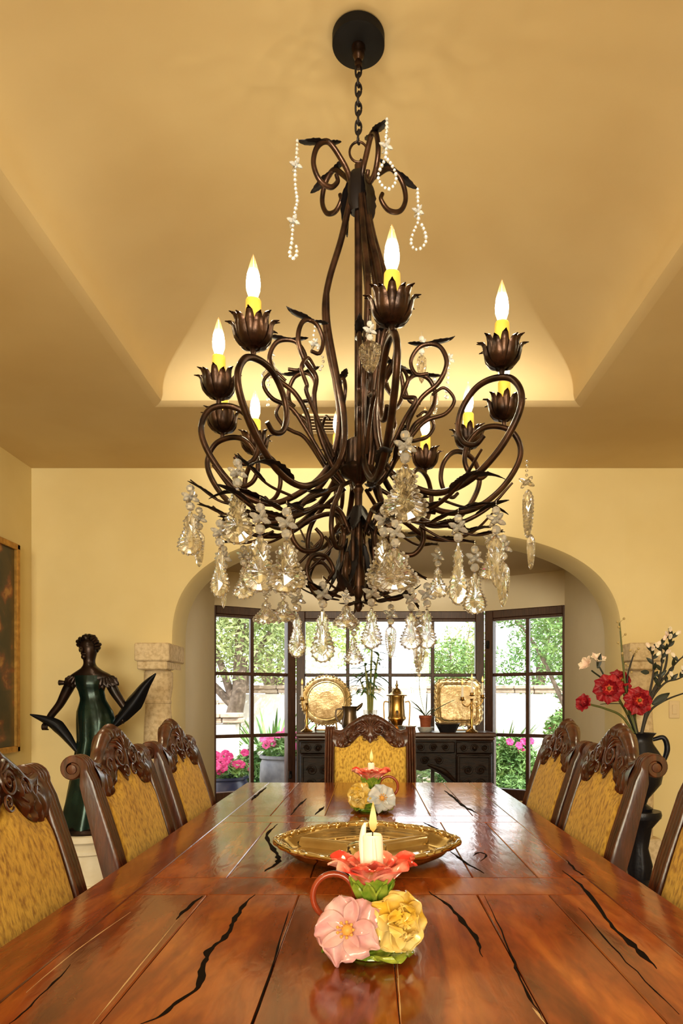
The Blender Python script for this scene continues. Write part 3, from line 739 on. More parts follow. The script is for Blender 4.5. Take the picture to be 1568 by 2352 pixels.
for az, rc in cups:
    k = rc / .46; pr = []
    for i, (r, z) in enumerate(ARM):
        pr.append((r if i < 5 else r * (1 + (k - 1) * min(1, (i - 4) / 5)), z))
    saz = min((q for q, _ in STEMS), key=lambda q: abs((q - az + 180) % 360 - 180)); da = (saz - az + 180) % 360 - 180
    P = []
    for i, (r, z) in enumerate(pr):
        a = math.radians(az + da * interp([(0, .94), (1, .92), (2, .65), (3, .3), (4, 0)], i)); P.append((CX + r * math.cos(a), CY + r * math.sin(a), z))
    P = catmull(P, 7); m = MB(); m.tube(P, [.0085, .009, .009, .009, .009, .0085, .008, .0075, .006], 9)
    a = math.radians(az); d = Vector((math.cos(a), math.sin(a), 0)); O = Vector((CX, CY, 0))
    arm = m.build('candle_arm', M_bronze, ch, 60)
    ml = MB()
    pb = O + d * (.31 * k) + Vector((0, 0, 1.738)); leaf_mesh(ml, pb, d * .9 + Vector((0, 0, .30)), -Vector((0, 0, 1)) + d * .4, .15, .021, .35, 7, tipc=.03, cup=-.4)
    leaf_mesh(ml, O + d * .24 * k + Vector((0, 0, 1.725)), -d + Vector((0, 0, .05)), (0, 0, -1), .09, .018, -.5, 6, cup=-.5)
    ml.build('acanthus_leaf', M_bronze_d, arm, 60)
    cup_parts(O + d * rc + Vector((0, 0, 2.009)), arm)
# small lower twigs sweeping outwards under the arms
for i, az in enumerate((-50, -14, 24, 118, 165, 214)):
    k = (1.0, .94, 1.0, .96, 1.0, .95, 1, .96, 1.02, .95, 1)[i]
    m = MB(); P = rz([(.03, 1.66), (.07, 1.72), (.14, 1.715), (.22, 1.675), (.31 * k, 1.672), (.40 * k, 1.71), (.47 * k, 1.775)], az); m.tube(P, [.007, .0075, .0075, .006, .003], 8)
    a = math.radians(az); d = Vector((math.cos(a), math.sin(a), 0)); O = Vector((CX, CY, 0)); tw = m.build('lower_branch', M_bronze, ch, 60)
    ml = MB(); leaf_mesh(ml, P[-11], d + Vector((0, 0, .6)), (0, 0, -1), .10, .016, .3, 6, cup=-.5); leaf_mesh(ml, O + d * .24 * k + Vector((0, 0, 1.668)), d + Vector((0, 0, .02)), (0, 0, -1), .10, .016, -.2, 6, cup=-.5)
    ml.build('leaf', M_bronze_d, tw, 60)
# middle scrolls rising around the column
for az, k, dz in ((188, 1.0, 0.0), (158, .9, -.05), (215, .78, .02), (-12, 1.0, -.02), (18, .95, -.06), (48, .8, 0.0), (-48, .62, 0.0), (108, .9, -.02), (272, .55, -.03)):
    m = MB(); P = rz([(.05, 1.80), (.095, 1.85), (.135, 1.93), (.150, 2.0 + dz), (.185 * k, 2.06 + dz), (.235 * k, 2.10 + dz), (.258 * k, 2.155 + dz), (.235 * k, 2.205 + dz), (.185 * k, 2.21 + dz), (.155 * k, 2.17 + dz), (.170 * k, 2.13 + dz), (.205 * k, 2.128 + dz)], az)
    m.tube(P, [.0065, .007, .007, .0065, .005], 8); s_o = m.build('middle_scroll', M_bronze, ch, 60)
    m = MB(); P = rz([(.10, 1.86), (.16, 1.95), (.20, 2.0 + dz * .5), (.255 * k, 2.02 + dz * .5), (.28 * k, 2.06 + dz * .5), (.25 * k, 2.095 + dz * .5), (.215 * k, 2.075 + dz * .5)], az + 11); m.tube(P, [.006, .006, .004], 8); m.build('tendril', M_bronze, s_o, 60)
    a = math.radians(az); d = Vector((math.cos(a), math.sin(a), 0)); b0 = Vector((CX, CY, 2.212 + dz)) + d * .20 * k
    ml = MB(); leaf_mesh(ml, b0, -d + Vector((0, 0, .05)), (0, 0, 1), .055, .014, .3, 4); leaf_mesh(ml, b0, d + Vector((0, 0, .15)), (0, 0, 1), .085, .015, -.4, 5, tipc=.02); ml.build('leaf', M_bronze_d, s_o, 60)
# bottom scrolls
for az, k in ((200, 1.0), (150, .9), (240, .72), (-50, .66), (0, .95), (60, .9)):
    m = MB(); P = rz([(.045, 1.80), (.09, 1.775), (.15 * k, 1.745), (.19 * k, 1.70), (.20 * k, 1.64), (.17 * k, 1.60), (.125 * k, 1.605), (.11 * k, 1.64), (.13 * k, 1.665)], az); m.tube(P, [.006, .0075, .0075, .005], 8)
    b_o = m.build('bottom_scroll', M_bronze, ch, 60)
    m = MB(); P = rz([(.02, 1.68), (.05, 1.66), (.055, 1.58), (.06, 1.51), (.095, 1.475), (.145 * k, 1.485), (.172 * k, 1.53), (.155 * k, 1.575), (.11, 1.58), (.085, 1.545), (.10, 1.52)], az + 14); m.tube(P, [.006, .0075, .007, .005], 8); m.build('curl', M_bronze, b_o, 60)
    a = math.radians(az + 14); d = Vector((math.cos(a), math.sin(a), 0)); ml = MB()
    leaf_mesh(ml, Vector((CX, CY, 1.468)) + d * .06, d + Vector((0, 0, .12)), (0, 0, 1), .14, .020, .35, 6, tipc=.01); leaf_mesh(ml, Vector((CX, CY, 1.64)) + d * .04, Vector((0, 0, -1)) + d * .2, d, .15, .022, .3, 6)
    ml.build('leaf', M_bronze_d, b_o, 60)
ml = MB()
for k in range(6):
    a = 2 * PI * k / 6 + .3; d = Vector((math.cos(a), math.sin(a), 0)); leaf_mesh(ml, Vector((CX, CY, 1.74)) + d * .012, d * .35 + Vector((0, 0, -1)), d, .10, .020, .5, 4)
    leaf_mesh(ml, Vector((CX, CY, 1.46)) + d * .010, d * 1.0 + Vector((0, 0, -.45)), (0, 0, 1), .05, .010, .6, 3)
ml.build('bottom_leaves', M_bronze_d, ch, 60)

# ---- crystals. Each hangs from a hook at its real distance from the camera
M_wire = mat('silver_wire', (.6, .55, .45), .3, metal=1)
def facet_ball(mb, c, r, n=7, mi=0):
    mb.lathe([(0, -r), (r * .75, -r * .62), (r, 0), (r * .75, r * .62), (0, r)], n, c, None, mi)
def rosette(mb, c, r):
    for k in range(6):
        a = 2 * PI * k / 6; d = Vector((math.cos(a), math.sin(a) * .8, .45 * (1 if k % 2 else -1))).normalized()
        mb.lathe([(0, 0), (r * .22, r * .25), (r * .26, r * .55), (r * .15, r * .85), (0, r * 1.0)], 6, c, Matrix(( (Vector((0, 0, 1)).cross(d).normalized()), d.cross(Vector((0, 0, 1)).cross(d).normalized()), d)).transposed())
    facet_ball(mb, c, r * .34)
PEND = [(0, .10), (.08, .22), (.15, .42), (.21, .54), (.27, .50), (.34, .46), (.42, .54), (.52, .72), (.63, .92), (.74, 1.04), (.84, 1.02), (.91, .84), (.96, .56), (1, .2)]
DROP = [(0.0, .08), (.08, .20), (.2, .30), (.32, .26), (.45, .44), (.6, .72), (.74, .95), (.85, 1.0), (.93, .78), (.98, .42), (1, .1)]
SPEAR = [(0, .15), (.06, .6), (.15, .95), (.4, 1.0), (.75, .72), (.92, .4), (1, .05)]
def flat_drop(mb, top, h, w, prof, yaw, thick=.22, scal=True, keel=True):
    """cut pendant: scalloped outline, bevelled both sides to a faceted table"""
    n = 24; w *= 1.12; d = Vector((math.cos(yaw), math.sin(yaw), 0)); nn = Vector((-d.y, d.x, 0)); out = []
    for i in range(n + 1):
        t = i / n; x = interp(prof, t) * w / 2
        if scal and t > .06: x *= 1 + .075 * (1 if i % 2 else -1)
        out.append((x, t))
    loop = [(x, t) for x, t in out] + [(-x, t) for x, t in reversed(out)]
    P = lambda x, t, o: Vector(top) + d * x + nn * o + Vector((0, 0, -h * t))
    k = len(loop); tc = .62
    layers = []
    th = w * thick / 2
    for sc_, o in ((1.0, -th * .30), (.78, -th * .95), (.42, -th), (.42, th), (.78, th * .95), (1.0, th * .30)):
        layers.append([P(x * sc_ * 1, tc + (t - tc) * (1 if sc_ == 1 else (.93 if sc_ > .5 else .62)), o * (1 if sc_ != .78 else (1.14 if q % 2 else .82))) for q, (x, t) in enumerate(loop)])
    vs = [v for L in layers for v in L]; fs = []
    for j in range(5):
        for i in range(k): fs.append((j * k + i, j * k + (i + 1) % k, (j + 1) * k + (i + 1) % k, (j + 1) * k + i))
    for i in range(k): fs.append((5 * k + i, 5 * k + (i + 1) % k, (i + 1) % k, i))
    # keeled centre facets
    for lay, o in ((2, -th * 1.9), (3, th * 1.9)):
        b = len(vs); vs.append(P(0, .30, o * .8)); vs.append(P(0, .66, o)); vs.append(P(0, .88, o * .8))
        half = k // 2
        cpt = lambda i: b if loop[i][1] < .45 else (b + 1 if loop[i][1] < .80 else b + 2)
        for i in range(k):
            a, c = i, (i + 1) % k; ca, cc = cpt(a), cpt(c)
            fs.append((lay * k + a, lay * k + c, ca))
            if ca != cc: fs.append((lay * k + c, cc, ca))
    mb.add(vs, fs)
    if scal:
        for i in range(2, n + 1):
            for sg in (-1, 1):
                x, tt = out[i]
                if i % 2: facet_ball(mb, P(sg * x * .93, tt if tt < .97 else .96, 0), w * .040 + .0006, 6, 1)
        for i in range(4):
            x = w * .30 * (i - 1.5) / 1.5; facet_ball(mb, P(x, .985 - .05 * (abs(i - 1.5) > 1), 0), w * .045 + .001, 6, 1)
def pendant(px, ty, by, w, Y, kind='pend', ros=True, yaw=None, rosr=None):
    """rosette and cut drop hanging from screen-measured hook height, w = drop width in metres at distance Y"""
    s = Y / F; top = at(px, ty, Y); hgt = (by - ty) * s
    yaw = random.uniform(-.3, .3) if yaw is None else yaw
    z = top.z; m = MB(); m.tube([top + Vector((0, 0, .012)), top], .0008, 5); wm = m
    parts = []
    if ros:
        rr = rosr or min(.030, max(.014, hgt * .15)); mr = MB()
        facet_ball(mr, top - Vector((0, 0, rr * .5)), rr * .42); rosette(mr, top - Vector((0, 0, rr * 1.35)), rr); facet_ball(mr, top - Vector((0, 0, rr * 2.25)), rr * .46)
        off = rr * 2.75
    else: mr = None; off = .004
    md = MB(); h = hgt - off
    if kind == 'spear': flat_drop(md, top - Vector((0, 0, off)), h, w * s, SPEAR, yaw, .5, False)
    else: flat_drop(md, top - Vector((0, 0, off)), h, w * s, PEND if kind == 'pend' else DROP, yaw)
    o = md.build('crystal_pendant', [M_crystal, M_edge], ch, 8)
    if mr: mr.build('rosette', M_edge, o, 8)
    wm.build('wire', M_wire, o, 60)
    return top
def strand(pts2, Y, loop_from=None, r=5.0, name='bead_strand'):
    """string of beads through measured points"""
    P = catmull([at(x, y, Y) for x, y in pts2], 10); m = MB(); s = Y / F; acc = 0; last = P[0]
    facet_ball(m, P[0], r * s * .8, 6)
    for a, b in zip(P, P[1:]):
        acc += (b - a).length
        if acc > r * s * 1.75: facet_ball(m, b, r * s * random.uniform(.7, 1.0), 6); acc = 0
    return m
hooks = []
for args in (
    (437, 1110, 1275, 52, 1.98, 'pend'), (457, 1162, 1302, 24, 2.06, 'spear'), (545, 1050, 1250, 62, 1.80, 'pend'), (505, 1190, 1372, 40, 1.90, 'pend'), (513, 1250, 1397, 16, 2.08, 'spear'),
    (597, 1152, 1360, 76, 1.66, 'pend'), (658, 1162, 1363, 82, 1.62, 'pend'), (559, 1250, 1376, 44, 2.10, 'drop'), (611, 1345, 1432, 58, 1.95, 'drop'), (650, 1345, 1428, 60, 2.0, 'drop'),
    (682, 1345, 1510, 36, 2.05, 'pend'), (741, 1332, 1522, 48, 1.92, 'pend'), (795, 1352, 1442, 54, 1.88, 'drop'), (812, 1418, 1526, 40, 2.1, 'drop'), (853, 1330, 1490, 42, 1.9, 'pend'),
    (897, 1385, 1512, 24, 2.12, 'spear'), (944, 1345, 1492, 44, 1.95, 'pend'), (962, 1400, 1545, 26, 2.2, 'spear'), (980, 1335, 1490, 38, 2.05, 'pend'), (930, 985, 1200, 88, 1.58, 'pend'),
    (882, 1158, 1356, 74, 1.66, 'pend'), (908, 1190, 1358, 92, 1.56, 'pend'), (1005, 1255, 1372, 46, 2.18, 'drop'), (1052, 1178, 1390, 38, 1.86, 'pend'), (1090, 1250, 1410, 46, 1.98, 'pend'),
    (1139, 1160, 1350, 34, 1.85, 'spear'), (1124, 1215, 1332, 44, 2.2, 'drop'), (1155, 1225, 1394, 28, 2.0, 'spear'), (849, 735, 855, 46, 1.84, 'spear'), (968, 770, 880, 20, 2.2, 'spear'),
    (997, 865, 957, 18, 2.35, 'spear'), (623, 800, 868, 40, 2.30, 'drop')):
    hooks.append((pendant(*args), args))
    pass
# long bead chain at the right rim and the strands hanging from the upper scrolls
m = strand([(1209, 1060), (1209, 1095)], 1.84, r=5); rosette(m, at(1209, 1108, 1.84), .024)
flat_drop(m, at(1212, 1125, 1.84), 110 * 1.84 / F, 22 * 1.84 / F, SPEAR, .3, .8, True); flat_drop(m, at(1219, 1228, 1.84), 80 * 1.84 / F, 17 * 1.84 / F, SPEAR, .2, .7, False)
m.build('crystal_chain', [M_crystal, M_edge], ch, 8)
for pts, Y, ros in (
    ([(697, 340), (696, 365), (693, 400), (692, 430), (694, 455), (697, 478), (692, 500), (688, 525), (686, 550), (684, 575), (680, 600), (688, 610), (696, 600), (694, 575)], 1.93, ((694, 395), (688, 524))),
    ([(900, 292), (900, 315), (898, 340), (898, 360), (897, 380), (885, 405), (880, 425), (890, 445), (905, 452), (918, 440), (921, 420), (912, 398), (902, 385)], 1.91, ((898, 353),)),
    ([(977, 450), (978, 480), (979, 505), (978, 525), (969, 545), (962, 570), (970, 587), (985, 585), (996, 570), (994, 548), (985, 528)], 2.03, ((978, 500),)),
    ([(853, 555), (856, 585), (855, 620), (852, 655)], 2.12, ()),
    ([(724, 750), (720, 775), (730, 800), (742, 825), (736, 848), (724, 840)], 2.1, ((722, 790),)), ([(1031, 815), (1030, 840), (1028, 870), (1025, 912)], 2.25, ((1031, 825),)),
    ([(615, 865), (616, 890), (615, 930)], 2.3, ()), ([(705, 885), (704, 920), (709, 962)], 2.3, ()), ([(960, 1500), (956, 1525), (962, 1550)], 2.2, ())):
    dx = dy = 0
    k_ = {697: 0, 900: 2, 977: 3}.get(pts[0][0])
    if k_ is not None:
        q = top_tips[k_]; Y = q.y; dx = PX + q.x * F / Y - pts[0][0]; dy = PY - (q.z - EYE) * F / Y - pts[0][1] + 2
    m = strand([(x + dx, y + dy) for x, y in pts], Y)
    for x, y in ros: rosette(m, at(x + dx, y + dy, Y), .021)
    m.build('bead_strand', M_edge, ch, 8)
# little bronze hooks from the nearest branch to each crystal
for top, args in hooks:
    if args[1] < 1000 and args[0] != 930: continue
    O = Vector((CX, CY, 0)); d = (top - O); d.z = 0; r = d.length
    d = d.normalized() if r > 1e-3 else Vector((1, 0, 0))
    tip = top + Vector((0, 0, .010))
    rb = max(.03, r - .16)
    zb_ = 1.735 if tip.z > 1.70 else (1.68 if tip.z > 1.60 else (1.64 if r > .2 else 1.50))
    base = O + d * rb + Vector((0, 0, zb_))
    mid = (base + tip) / 2 + Vector((0, 0, -.02))
    m = MB(); m.tube(catmull([base, mid, tip], 8), [.0042, .0036, .002], 7); h_o = m.build('crystal_hook', M_bronze, ch, 60)
    if r > .15:
        ml = MB(); leaf_mesh(ml, mid, (tip - mid), (0, 0, -1), (tip - mid).length * 1.05, .011, .15, 6, cup=-.4); ml.build('leaf', M_bronze_d, h_o, 60)
# ------------------------------------------------------------------ things on the dining table
M_porc = lambda n, a, b=None, sc_=30: mat(n, a, .12, col2=b, noise_scale=sc_, spec=.6, ramp=(.4, .7))
M_pink = M_porc('pink_porcelain', (.66, .33, .35), (.74, .52, .52)); M_yel = M_porc('yellow_porcelain', (.74, .46, .045), (.78, .64, .28), 22)
M_redp = M_porc('red_porcelain', (.62, .045, .03), (.86, .42, .33), 26); M_grn = M_porc('green_porcelain', (.10, .22, .015), (.40, .46, .06), 34)
M_whp = M_porc('white_porcelain', (.68, .69, .70), (.52, .57, .63)); M_hand = mat('red_handle', (.30, .045, .015), .15, spec=.6); M_cent = mat('flower_centre', (.75, .38, .08), .5)
M_wax = mat('white_wax', (.88, .84, .74), .45, sss=.3, emis=(1, .75, .45), emis_s=.12)
M_wick = mat('wick', (.02, .015, .01), .9)
def flame_mat():
    m = bpy.data.materials.new('flame'); m.use_nodes = True; t = m.node_tree; N = t.nodes; N.remove(N['Principled BSDF'])
    tc = N.new('ShaderNodeTexCoord'); sp = N.new('ShaderNodeSeparateXYZ'); t.links.new(tc.outputs['Generated'], sp.inputs[0])
    cr = N.new('ShaderNodeValToRGB'); e = cr.color_ramp.elements; e[0].position = 0; e[0].color = (1, .35, .03, 1); e[1].position = 1; e[1].color = (1, .45, .03, 1)
    for p, c in ((.35, (1, .76, .22, 1)), (.65, (1, .80, .28, 1))): k = e.new(p); k.color = c
    em = N.new('ShaderNodeEmission'); em.inputs[1].default_value = 1.25; t.links.new(sp.outputs[2], cr.inputs[0]); t.links.new(cr.outputs[0], em.inputs[0]); t.links.new(em.outputs[0], N['Material Output'].inputs[0])
    return m
M_flame = flame_mat()
def petal(mb, base, d, nrm, L, W, curl, cup=.3, ruff=.0, th=.002, seed=0, tip=.9):
    d = Vector(d).normalized(); nrm = Vector(nrm); nrm = (nrm - d * nrm.dot(d)).normalized(); s = d.cross(nrm)
    def fn(u, v):
        U = u * 2 - 1; w = W * (.30 + .70 * math.sin(PI * min(1, v * .78 + .02)) ** .8) * (1 if v < tip else math.sqrt(max(.05, 1 - ((v - tip) / (1 - tip + .02)) ** 2)))
        a = curl * v; al = L * (math.sin(a) / curl if abs(curl) > 1e-3 else v); ri = L * ((1 - math.cos(a)) / curl if abs(curl) > 1e-3 else 0)
        return Vector(base) + d * (al - .12 * L * U * U * v) + nrm * (ri + cup * w * U * U * (1 - .5 * v) + ruff * v * math.sin(U * 4 + seed * 2.1 + v * 3)) + s * (w * U)
    mb.sheet(fn, 12, 14, th)
def flower(mb, c, axis, R, n, lay=1, open_=.35, cup=.3, ruff=.004, seed=0, Wk=.62):
    ax = Vector(axis).normalized(); e1 = ax.orthogonal().normalized(); e2 = ax.cross(e1)
    for l in range(lay):
        k = 1 - .26 * l
        for i in range(n):
            a = 2 * PI * (i + .5 * l) / n + seed; d = e1 * math.cos(a) + e2 * math.sin(a)
            q = open_ + .45 * l
            petal(mb, Vector(c) + ax * .004 * l + d * .004, d * math.cos(q) + ax * math.sin(q), ax, R * k, R * Wk * k, -.5 + .9 * l if l else -.45, cup, ruff, .0022, seed + i)
def candle(name, label, base, r, h, lean=0, fl=.045, drips=True):
    t = thing(name, label, 'candle', base, 'lit white candles in the flower holders')
    b = Vector(base); m = MB()
    m.lathe([(r * .9, 0), (r * 1.02, h * .2), (r, h * .7), (r * .97, h * .95), (r * .88, h), (r * .5, h - .003), (0, h - .006)], 22, b, ripple=lambda a, i: 1 + .05 * math.sin(3 * a + i))
    if drips:
        m.tube(catmull([b + Vector((-r * .85, -.003, h * .35)), b + Vector((-r * .98, 0, h * .8)), b + Vector((-r * .86, .002, h + .008)), b + Vector((-r * .70, .002, h + .018))], 6), [r * .30, r * .36, r * .26, r * .10], 10)
        m.tube(catmull([b + Vector((r * .3, -r * .8, h * .25)), b + Vector((r * .2, -r * .98, h * .6)), b + Vector((r * .1, -r * .9, h * .96))], 6), [r * .28, r * .2, r * .15], 8)
    m.build('wax', M_wax, t, 60)
    top = b + Vector((0, 0, h - .005)); m = MB(); m.tube([top, top + Vector((.0005, 0, .009)), top + Vector((.002, 0, .015))], .0011, 6); m.build('wick', M_wick, t, 60)
    m = MB(); f0 = top + Vector((.001, 0, .008)); m.lathe([(0, 0), (fl * .10, fl * .12), (fl * .13, fl * .3), (fl * .10, fl * .55), (fl * .045, fl * .82), (0, fl)], 14, f0); m.build('flame', M_flame, t, 180)
    light('candle_light', 'POINT', f0 + Vector((0, -.0, fl + .012)), .35, (1, .66, .28), .006)
def flower_holder(label, base, k, mirror, white):
    """porcelain chamberstick: leaf base, ring handle, two blooms and a rose cup"""
    t = thing('flower_candlestick', label, 'candle holder', base, 'porcelain flower candlesticks')
    b = Vector(base); X = lambda x, y, z: b + Vector((x * k * mirror, y * k, z * k))
    m = MB()
    for i in range(11):
        a = 2 * PI * i / 11 + .15; d = Vector((math.cos(a) * mirror, math.sin(a), 0)); L = (.074 + .012 * math.sin(i * 2.3)) * k
        petal(m, X(0, 0, .008) , d, (0, 0, 1), L, L * .42, .12, .25, .004 * k, .004, i)
    m.lathe([(0, 0), (.045 * k, .001), (.042 * k, .012 * k), (.02 * k, .03 * k), (.012 * k, .06 * k), (.015 * k, .085 * k)], 18, b)
    m.build('leaf_base', M_grn, t, 60)
    m = MB(); cz = .098
    for i in range(9):
        a = 2 * PI * i / 9; d = Vector((math.cos(a), math.sin(a), 0)); petal(m, X(0, 0, .070) + d * .008 * k, d * .34 + Vector((0, 0, 1)), -d, .062 * k, .020 * k, -.30, -.2, .001, .003, i)
    m.build('calyx', M_grn, t, 60)
    m = MB()
    for i in range(6):
        a = 2 * PI * i / 6 + .5; d = Vector((math.cos(a), math.sin(a), 0)); petal(m, X(0, 0, .098) + d * .016 * k, d * .50 + Vector((0, 0, 1.0)), -d + Vector((0, 0, .5)), .078 * k, .034 * k, -.70, .40, .007 * k, .003, i)
    for i in range(4):
        a = 2 * PI * i / 4; d = Vector((math.cos(a), math.sin(a), 0)); petal(m, X(0, 0, .112) + d * .014 * k, d * .28 + Vector((0, 0, 1)), -d, .045 * k, .026 * k, -.5, .3, .004 * k, .003, i + 3)
    m.build('rose_cup', M_redp, t, 60)
    m = MB(); c = X(-.036, -.048, .050); flower(m, c, (-.30 * mirror, -1, .55), .050 * k, 5, 1, .36, .55, .010 * k, .5, .56)
    f1 = m.build('pink_flower' if not white else 'white_flower', M_whp if white else M_pink, t, 60)
    m = MB(); ax = Vector((-.25 * mirror, -1, .35)).normalized(); m.ball(c + ax * .010 * k, .009 * k, 10)
    for i in range(9):
        a = i * .7; m.tube([c, c + ax * .022 * k + Vector((math.cos(a), 0, math.sin(a))) * .012 * k], .0010 * k, 5); m.ball(c + ax * .022 * k + Vector((math.cos(a), 0, math.sin(a))) * .012 * k, .0026 * k, 6)
    m.build('stamens', M_cent, f1, 60)
    m = MB(); c = X(.038, -.034, .058); flower(m, c, (.50 * mirror, -1, .30), .045 * k, 5, 3, .34, .5, .010 * k, 1.1, .66); m.build('yellow_rose', M_yel, t, 60)
    m = MB(); m.tube([X(-.062 + .034 * math.cos(a), .012, .085 + .036 * math.sin(a)) for a in [2 * PI * i / 28 for i in range(29)]], .0052 * k, 10); m.build('ring_handle', M_hand, t, 60)
    return X(0, 0, .112)
p = on_table(855, 2185); c_b = flower_holder('porcelain candlestick nearest the camera, pink flower and yellow rose under a red rose cup', p, 1.0, 1, False)
candle('candle', 'melted white candle burning in the nearest porcelain flower holder', c_b, .0165, .075, fl=.050)
p = on_table(852, 1862); c_b = flower_holder('porcelain candlestick at the table far end, white and yellow flowers', p, 1.02, -1, True)
candle('candle', 'short white candle burning in the far porcelain flower holder', c_b, .0125, .060, fl=.050, drips=False)

# divided silver-gilt tray
M_gilt = mat('gilt_silver', (.82, .70, .46), .10, metal=1.0, col2=(.66, .52, .30), noise_scale=14)
tp = on_table(842, 1968); tp.z = TZ + .001
t = thing('serving_tray', 'shiny gilt divided serving tray with a scrolled rim, in the middle of the table', 'tray', tp)
RX, RY = .224, .232
m = MB()
def tray(u, v):
    a = 2 * PI * u; lobe = 1 + .035 * math.cos(4 * a) + .012 * math.cos(8 * a + .6)
    tab = [(0, .012), (.80, .012), (.86, .016), (.92, .034), (.97, .040), (1.0, .041)]
    r = v; z = interp(tab, r); return tp + Vector((RX * lobe * r * math.cos(a), RY * lobe * r * math.sin(a), z))
m.grid(tray, 72, 20, cu=True); m.grid(lambda u, v: tray(u, v) - Vector((0, 0, .0035)), 72, 20, cu=True)
m.lathe([(.11, 0.0005), (.115, .003), (.12, .009)], 36, tp); m.build('tray_dish', M_gilt, t, 60)
m = MB(); pts = [tray(i / 96, 1.0) + Vector((0, 0, .0015)) for i in range(96)]; m.tube(pts, [.006 + .0025 * abs(math.sin(i * PI / 4)) for i in range(96)], 8, closed=True)
for i in range(48): m.ball(tray(i / 48, .985) + Vector((0, 0, .004)), .0075 if i % 3 else .011, 7, (1, 1, .7))
m.build('scrolled_rim', M_gilt, t, 60)
m = MB()
for a0 in (35, 155, 275):
    a = math.radians(a0); d = Vector((RX * math.cos(a), RY * math.sin(a), 0)); s = Vector((-d.y, d.x, 0)).normalized()
    m.grid(lambda u, v: tp + d * (.02 + .84 * u) + s * (.022 * (v * 2 - 1)) + Vector((0, 0, .012 + .022 * math.cos((v * 2 - 1) * PI / 2))), 8, 10)
m.lathe([(.055, .012), (.05, .03), (.03, .038), (0, .039)], 24, tp); m.build('dividers', M_gilt, t, 60)

# ------------------------------------------------------------------ sideboard in the bay
M_oak = mat('black_oak', (.008, .005, .004), .35, col2=(.024, .011, .007), noise_scale=9, stretch=(1, 1, 6), bump=.2, bump_scale=30, spec=.18)
SY0, SY1, SZ = 6.02, 6.46, .89
sx0, sx1 = at(678, 0, SY0).x, at(1141, 0, SY0).x; scx = (sx0 + sx1) / 2; sw = sx1 - sx0
t = thing('sideboard', 'dark carved oak sideboard standing in the bay window behind the head chair', 'sideboard', (scx, (SY0 + SY1) / 2, 0))
m = MB(); m.box((scx, (SY0 + SY1) / 2, SZ - .02), (sw, SY1 - SY0, .04), bev=.010); m.box((scx, (SY0 + SY1) / 2 + .01, SZ - .055), (sw - .03, SY1 - SY0 - .03, .03), bev=.01); m.build('top_board', mat('oak_top', (.10, .045, .025), .3, col2=(.05, .022, .013), noise_scale=6, stretch=(1, 8, 1)), t, 30)
m = MB()
for s in (-1, 1): m.box((scx + s * (sw / 2 - .20), (SY0 + SY1) / 2 + .01, .45), (.36, SY1 - SY0 - .05, .74), bev=.008)
m.box((scx, SY1 - .03, .74), (sw - .1, .02, .16)); m.box((scx, (SY0 + SY1) / 2, .745), (sw - .7, SY1 - SY0 - .06, .17), bev=.006); m.build('carcass', M_oak, t, 30)
def scroll_relief(mb, cx, y, cz, w, h, n):
    for i in range(n):
        x = cx - w / 2 + w * (i + .5) / n; r = min(h, w / n) * .42
        pts = [(x + r * (1 - .8 * q / 22) * math.cos(q * .55) * (1 if i % 2 else -1), y, cz + r * (1 - .8 * q / 22) * math.sin(q * .55)) for q in range(23)]
        mb.tube(pts, [.006, .009, .006], 6); mb.ball((x, y, cz), r * .28, 8)
fy = SY0 + .02
for s in (-1, 1):
    cx = scx + s * (sw / 2 - .20)
    m = MB(); m.box((cx, fy, .455), (.32, .03, .50), bev=.008)
    for (a, b, c, d) in ((0, .225, .29, .025), (0, -.225, .29, .025), (.14, 0, .025, .46), (-.14, 0, .025, .46)): m.box((cx + a, fy - .018, .455 + b), (c, .02, d), bev=.006)
    scroll_relief(m, cx, fy - .02, .56, .22, .12, 2); scroll_relief(m, cx, fy - .02, .44, .22, .12, 2); scroll_relief(m, cx, fy - .02, .33, .22, .1, 3)
    d_o = m.build('cabinet_door', M_oak, t, 40)
    m = MB(); m.ball((cx - s * .12, fy - .045, .46), .016, 12); m.tube([(cx - s * .12, fy - .01, .46), (cx - s * .12, fy - .045, .46)], .006, 8); m.build('knob', M_oak, d_o, 60)
    m = MB(); m.box((cx, fy, .755), (.32, .03, .10), bev=.008); scroll_relief(m, cx, fy - .018, .755, .28, .08, 3); d_o = m.build('drawer', M_oak, t, 40)
    m = MB(); m.ball((cx, fy - .04, .755), .016, 12); m.build('knob', M_oak, d_o, 60)
m = MB(); m.box((scx, fy, .76), (sw - .74, .03, .10), bev=.008); scroll_relief(m, scx, fy - .018, .76, sw - .8, .08, 9); m.build('drawer', M_oak, t, 40)
# arched carved apron between the two cabinets
m = MB(); hw = (sw - .74) / 2
out = [(-hw, .70), (hw, .70), (hw, .40), (hw - .05, .43), (hw - .13, .52), (hw - .22, .57), (hw - .30, .55)] + [(.06, .60), (0, .535), (-.06, .60)] + [(-hw + .30, .55), (-hw + .22, .57), (-hw + .13, .52), (-hw + .05, .43), (-hw, .40)]
m.prism(out, lambda x, z: Vector((scx + x, fy - .005, z)), lambda x, z: Vector((scx + x, fy + .025, z)))
scroll_relief(m, scx, fy - .012, .645, hw * 1.7, .09, 7)
for s in (-1, 1): m.tube(catmull([(scx + s * hw, fy - .02, .46), (scx + s * (hw - .10), fy - .03, .55), (scx + s * (hw - .24), fy - .02, .61)], 6), [.015, .025, .012], 8)
m.build('carved_apron', M_oak, t, 40)
m = MB(); m.box((scx, (SY0 + SY1) / 2, .05), (sw - .02, SY1 - SY0 - .02, .10), bev=.01); m.build('plinth', M_oak, t, 30)
TOPZ = SZ
def on_side(px, Y, z=TOPZ): return Vector(((px - PX) * Y / F, Y, z))
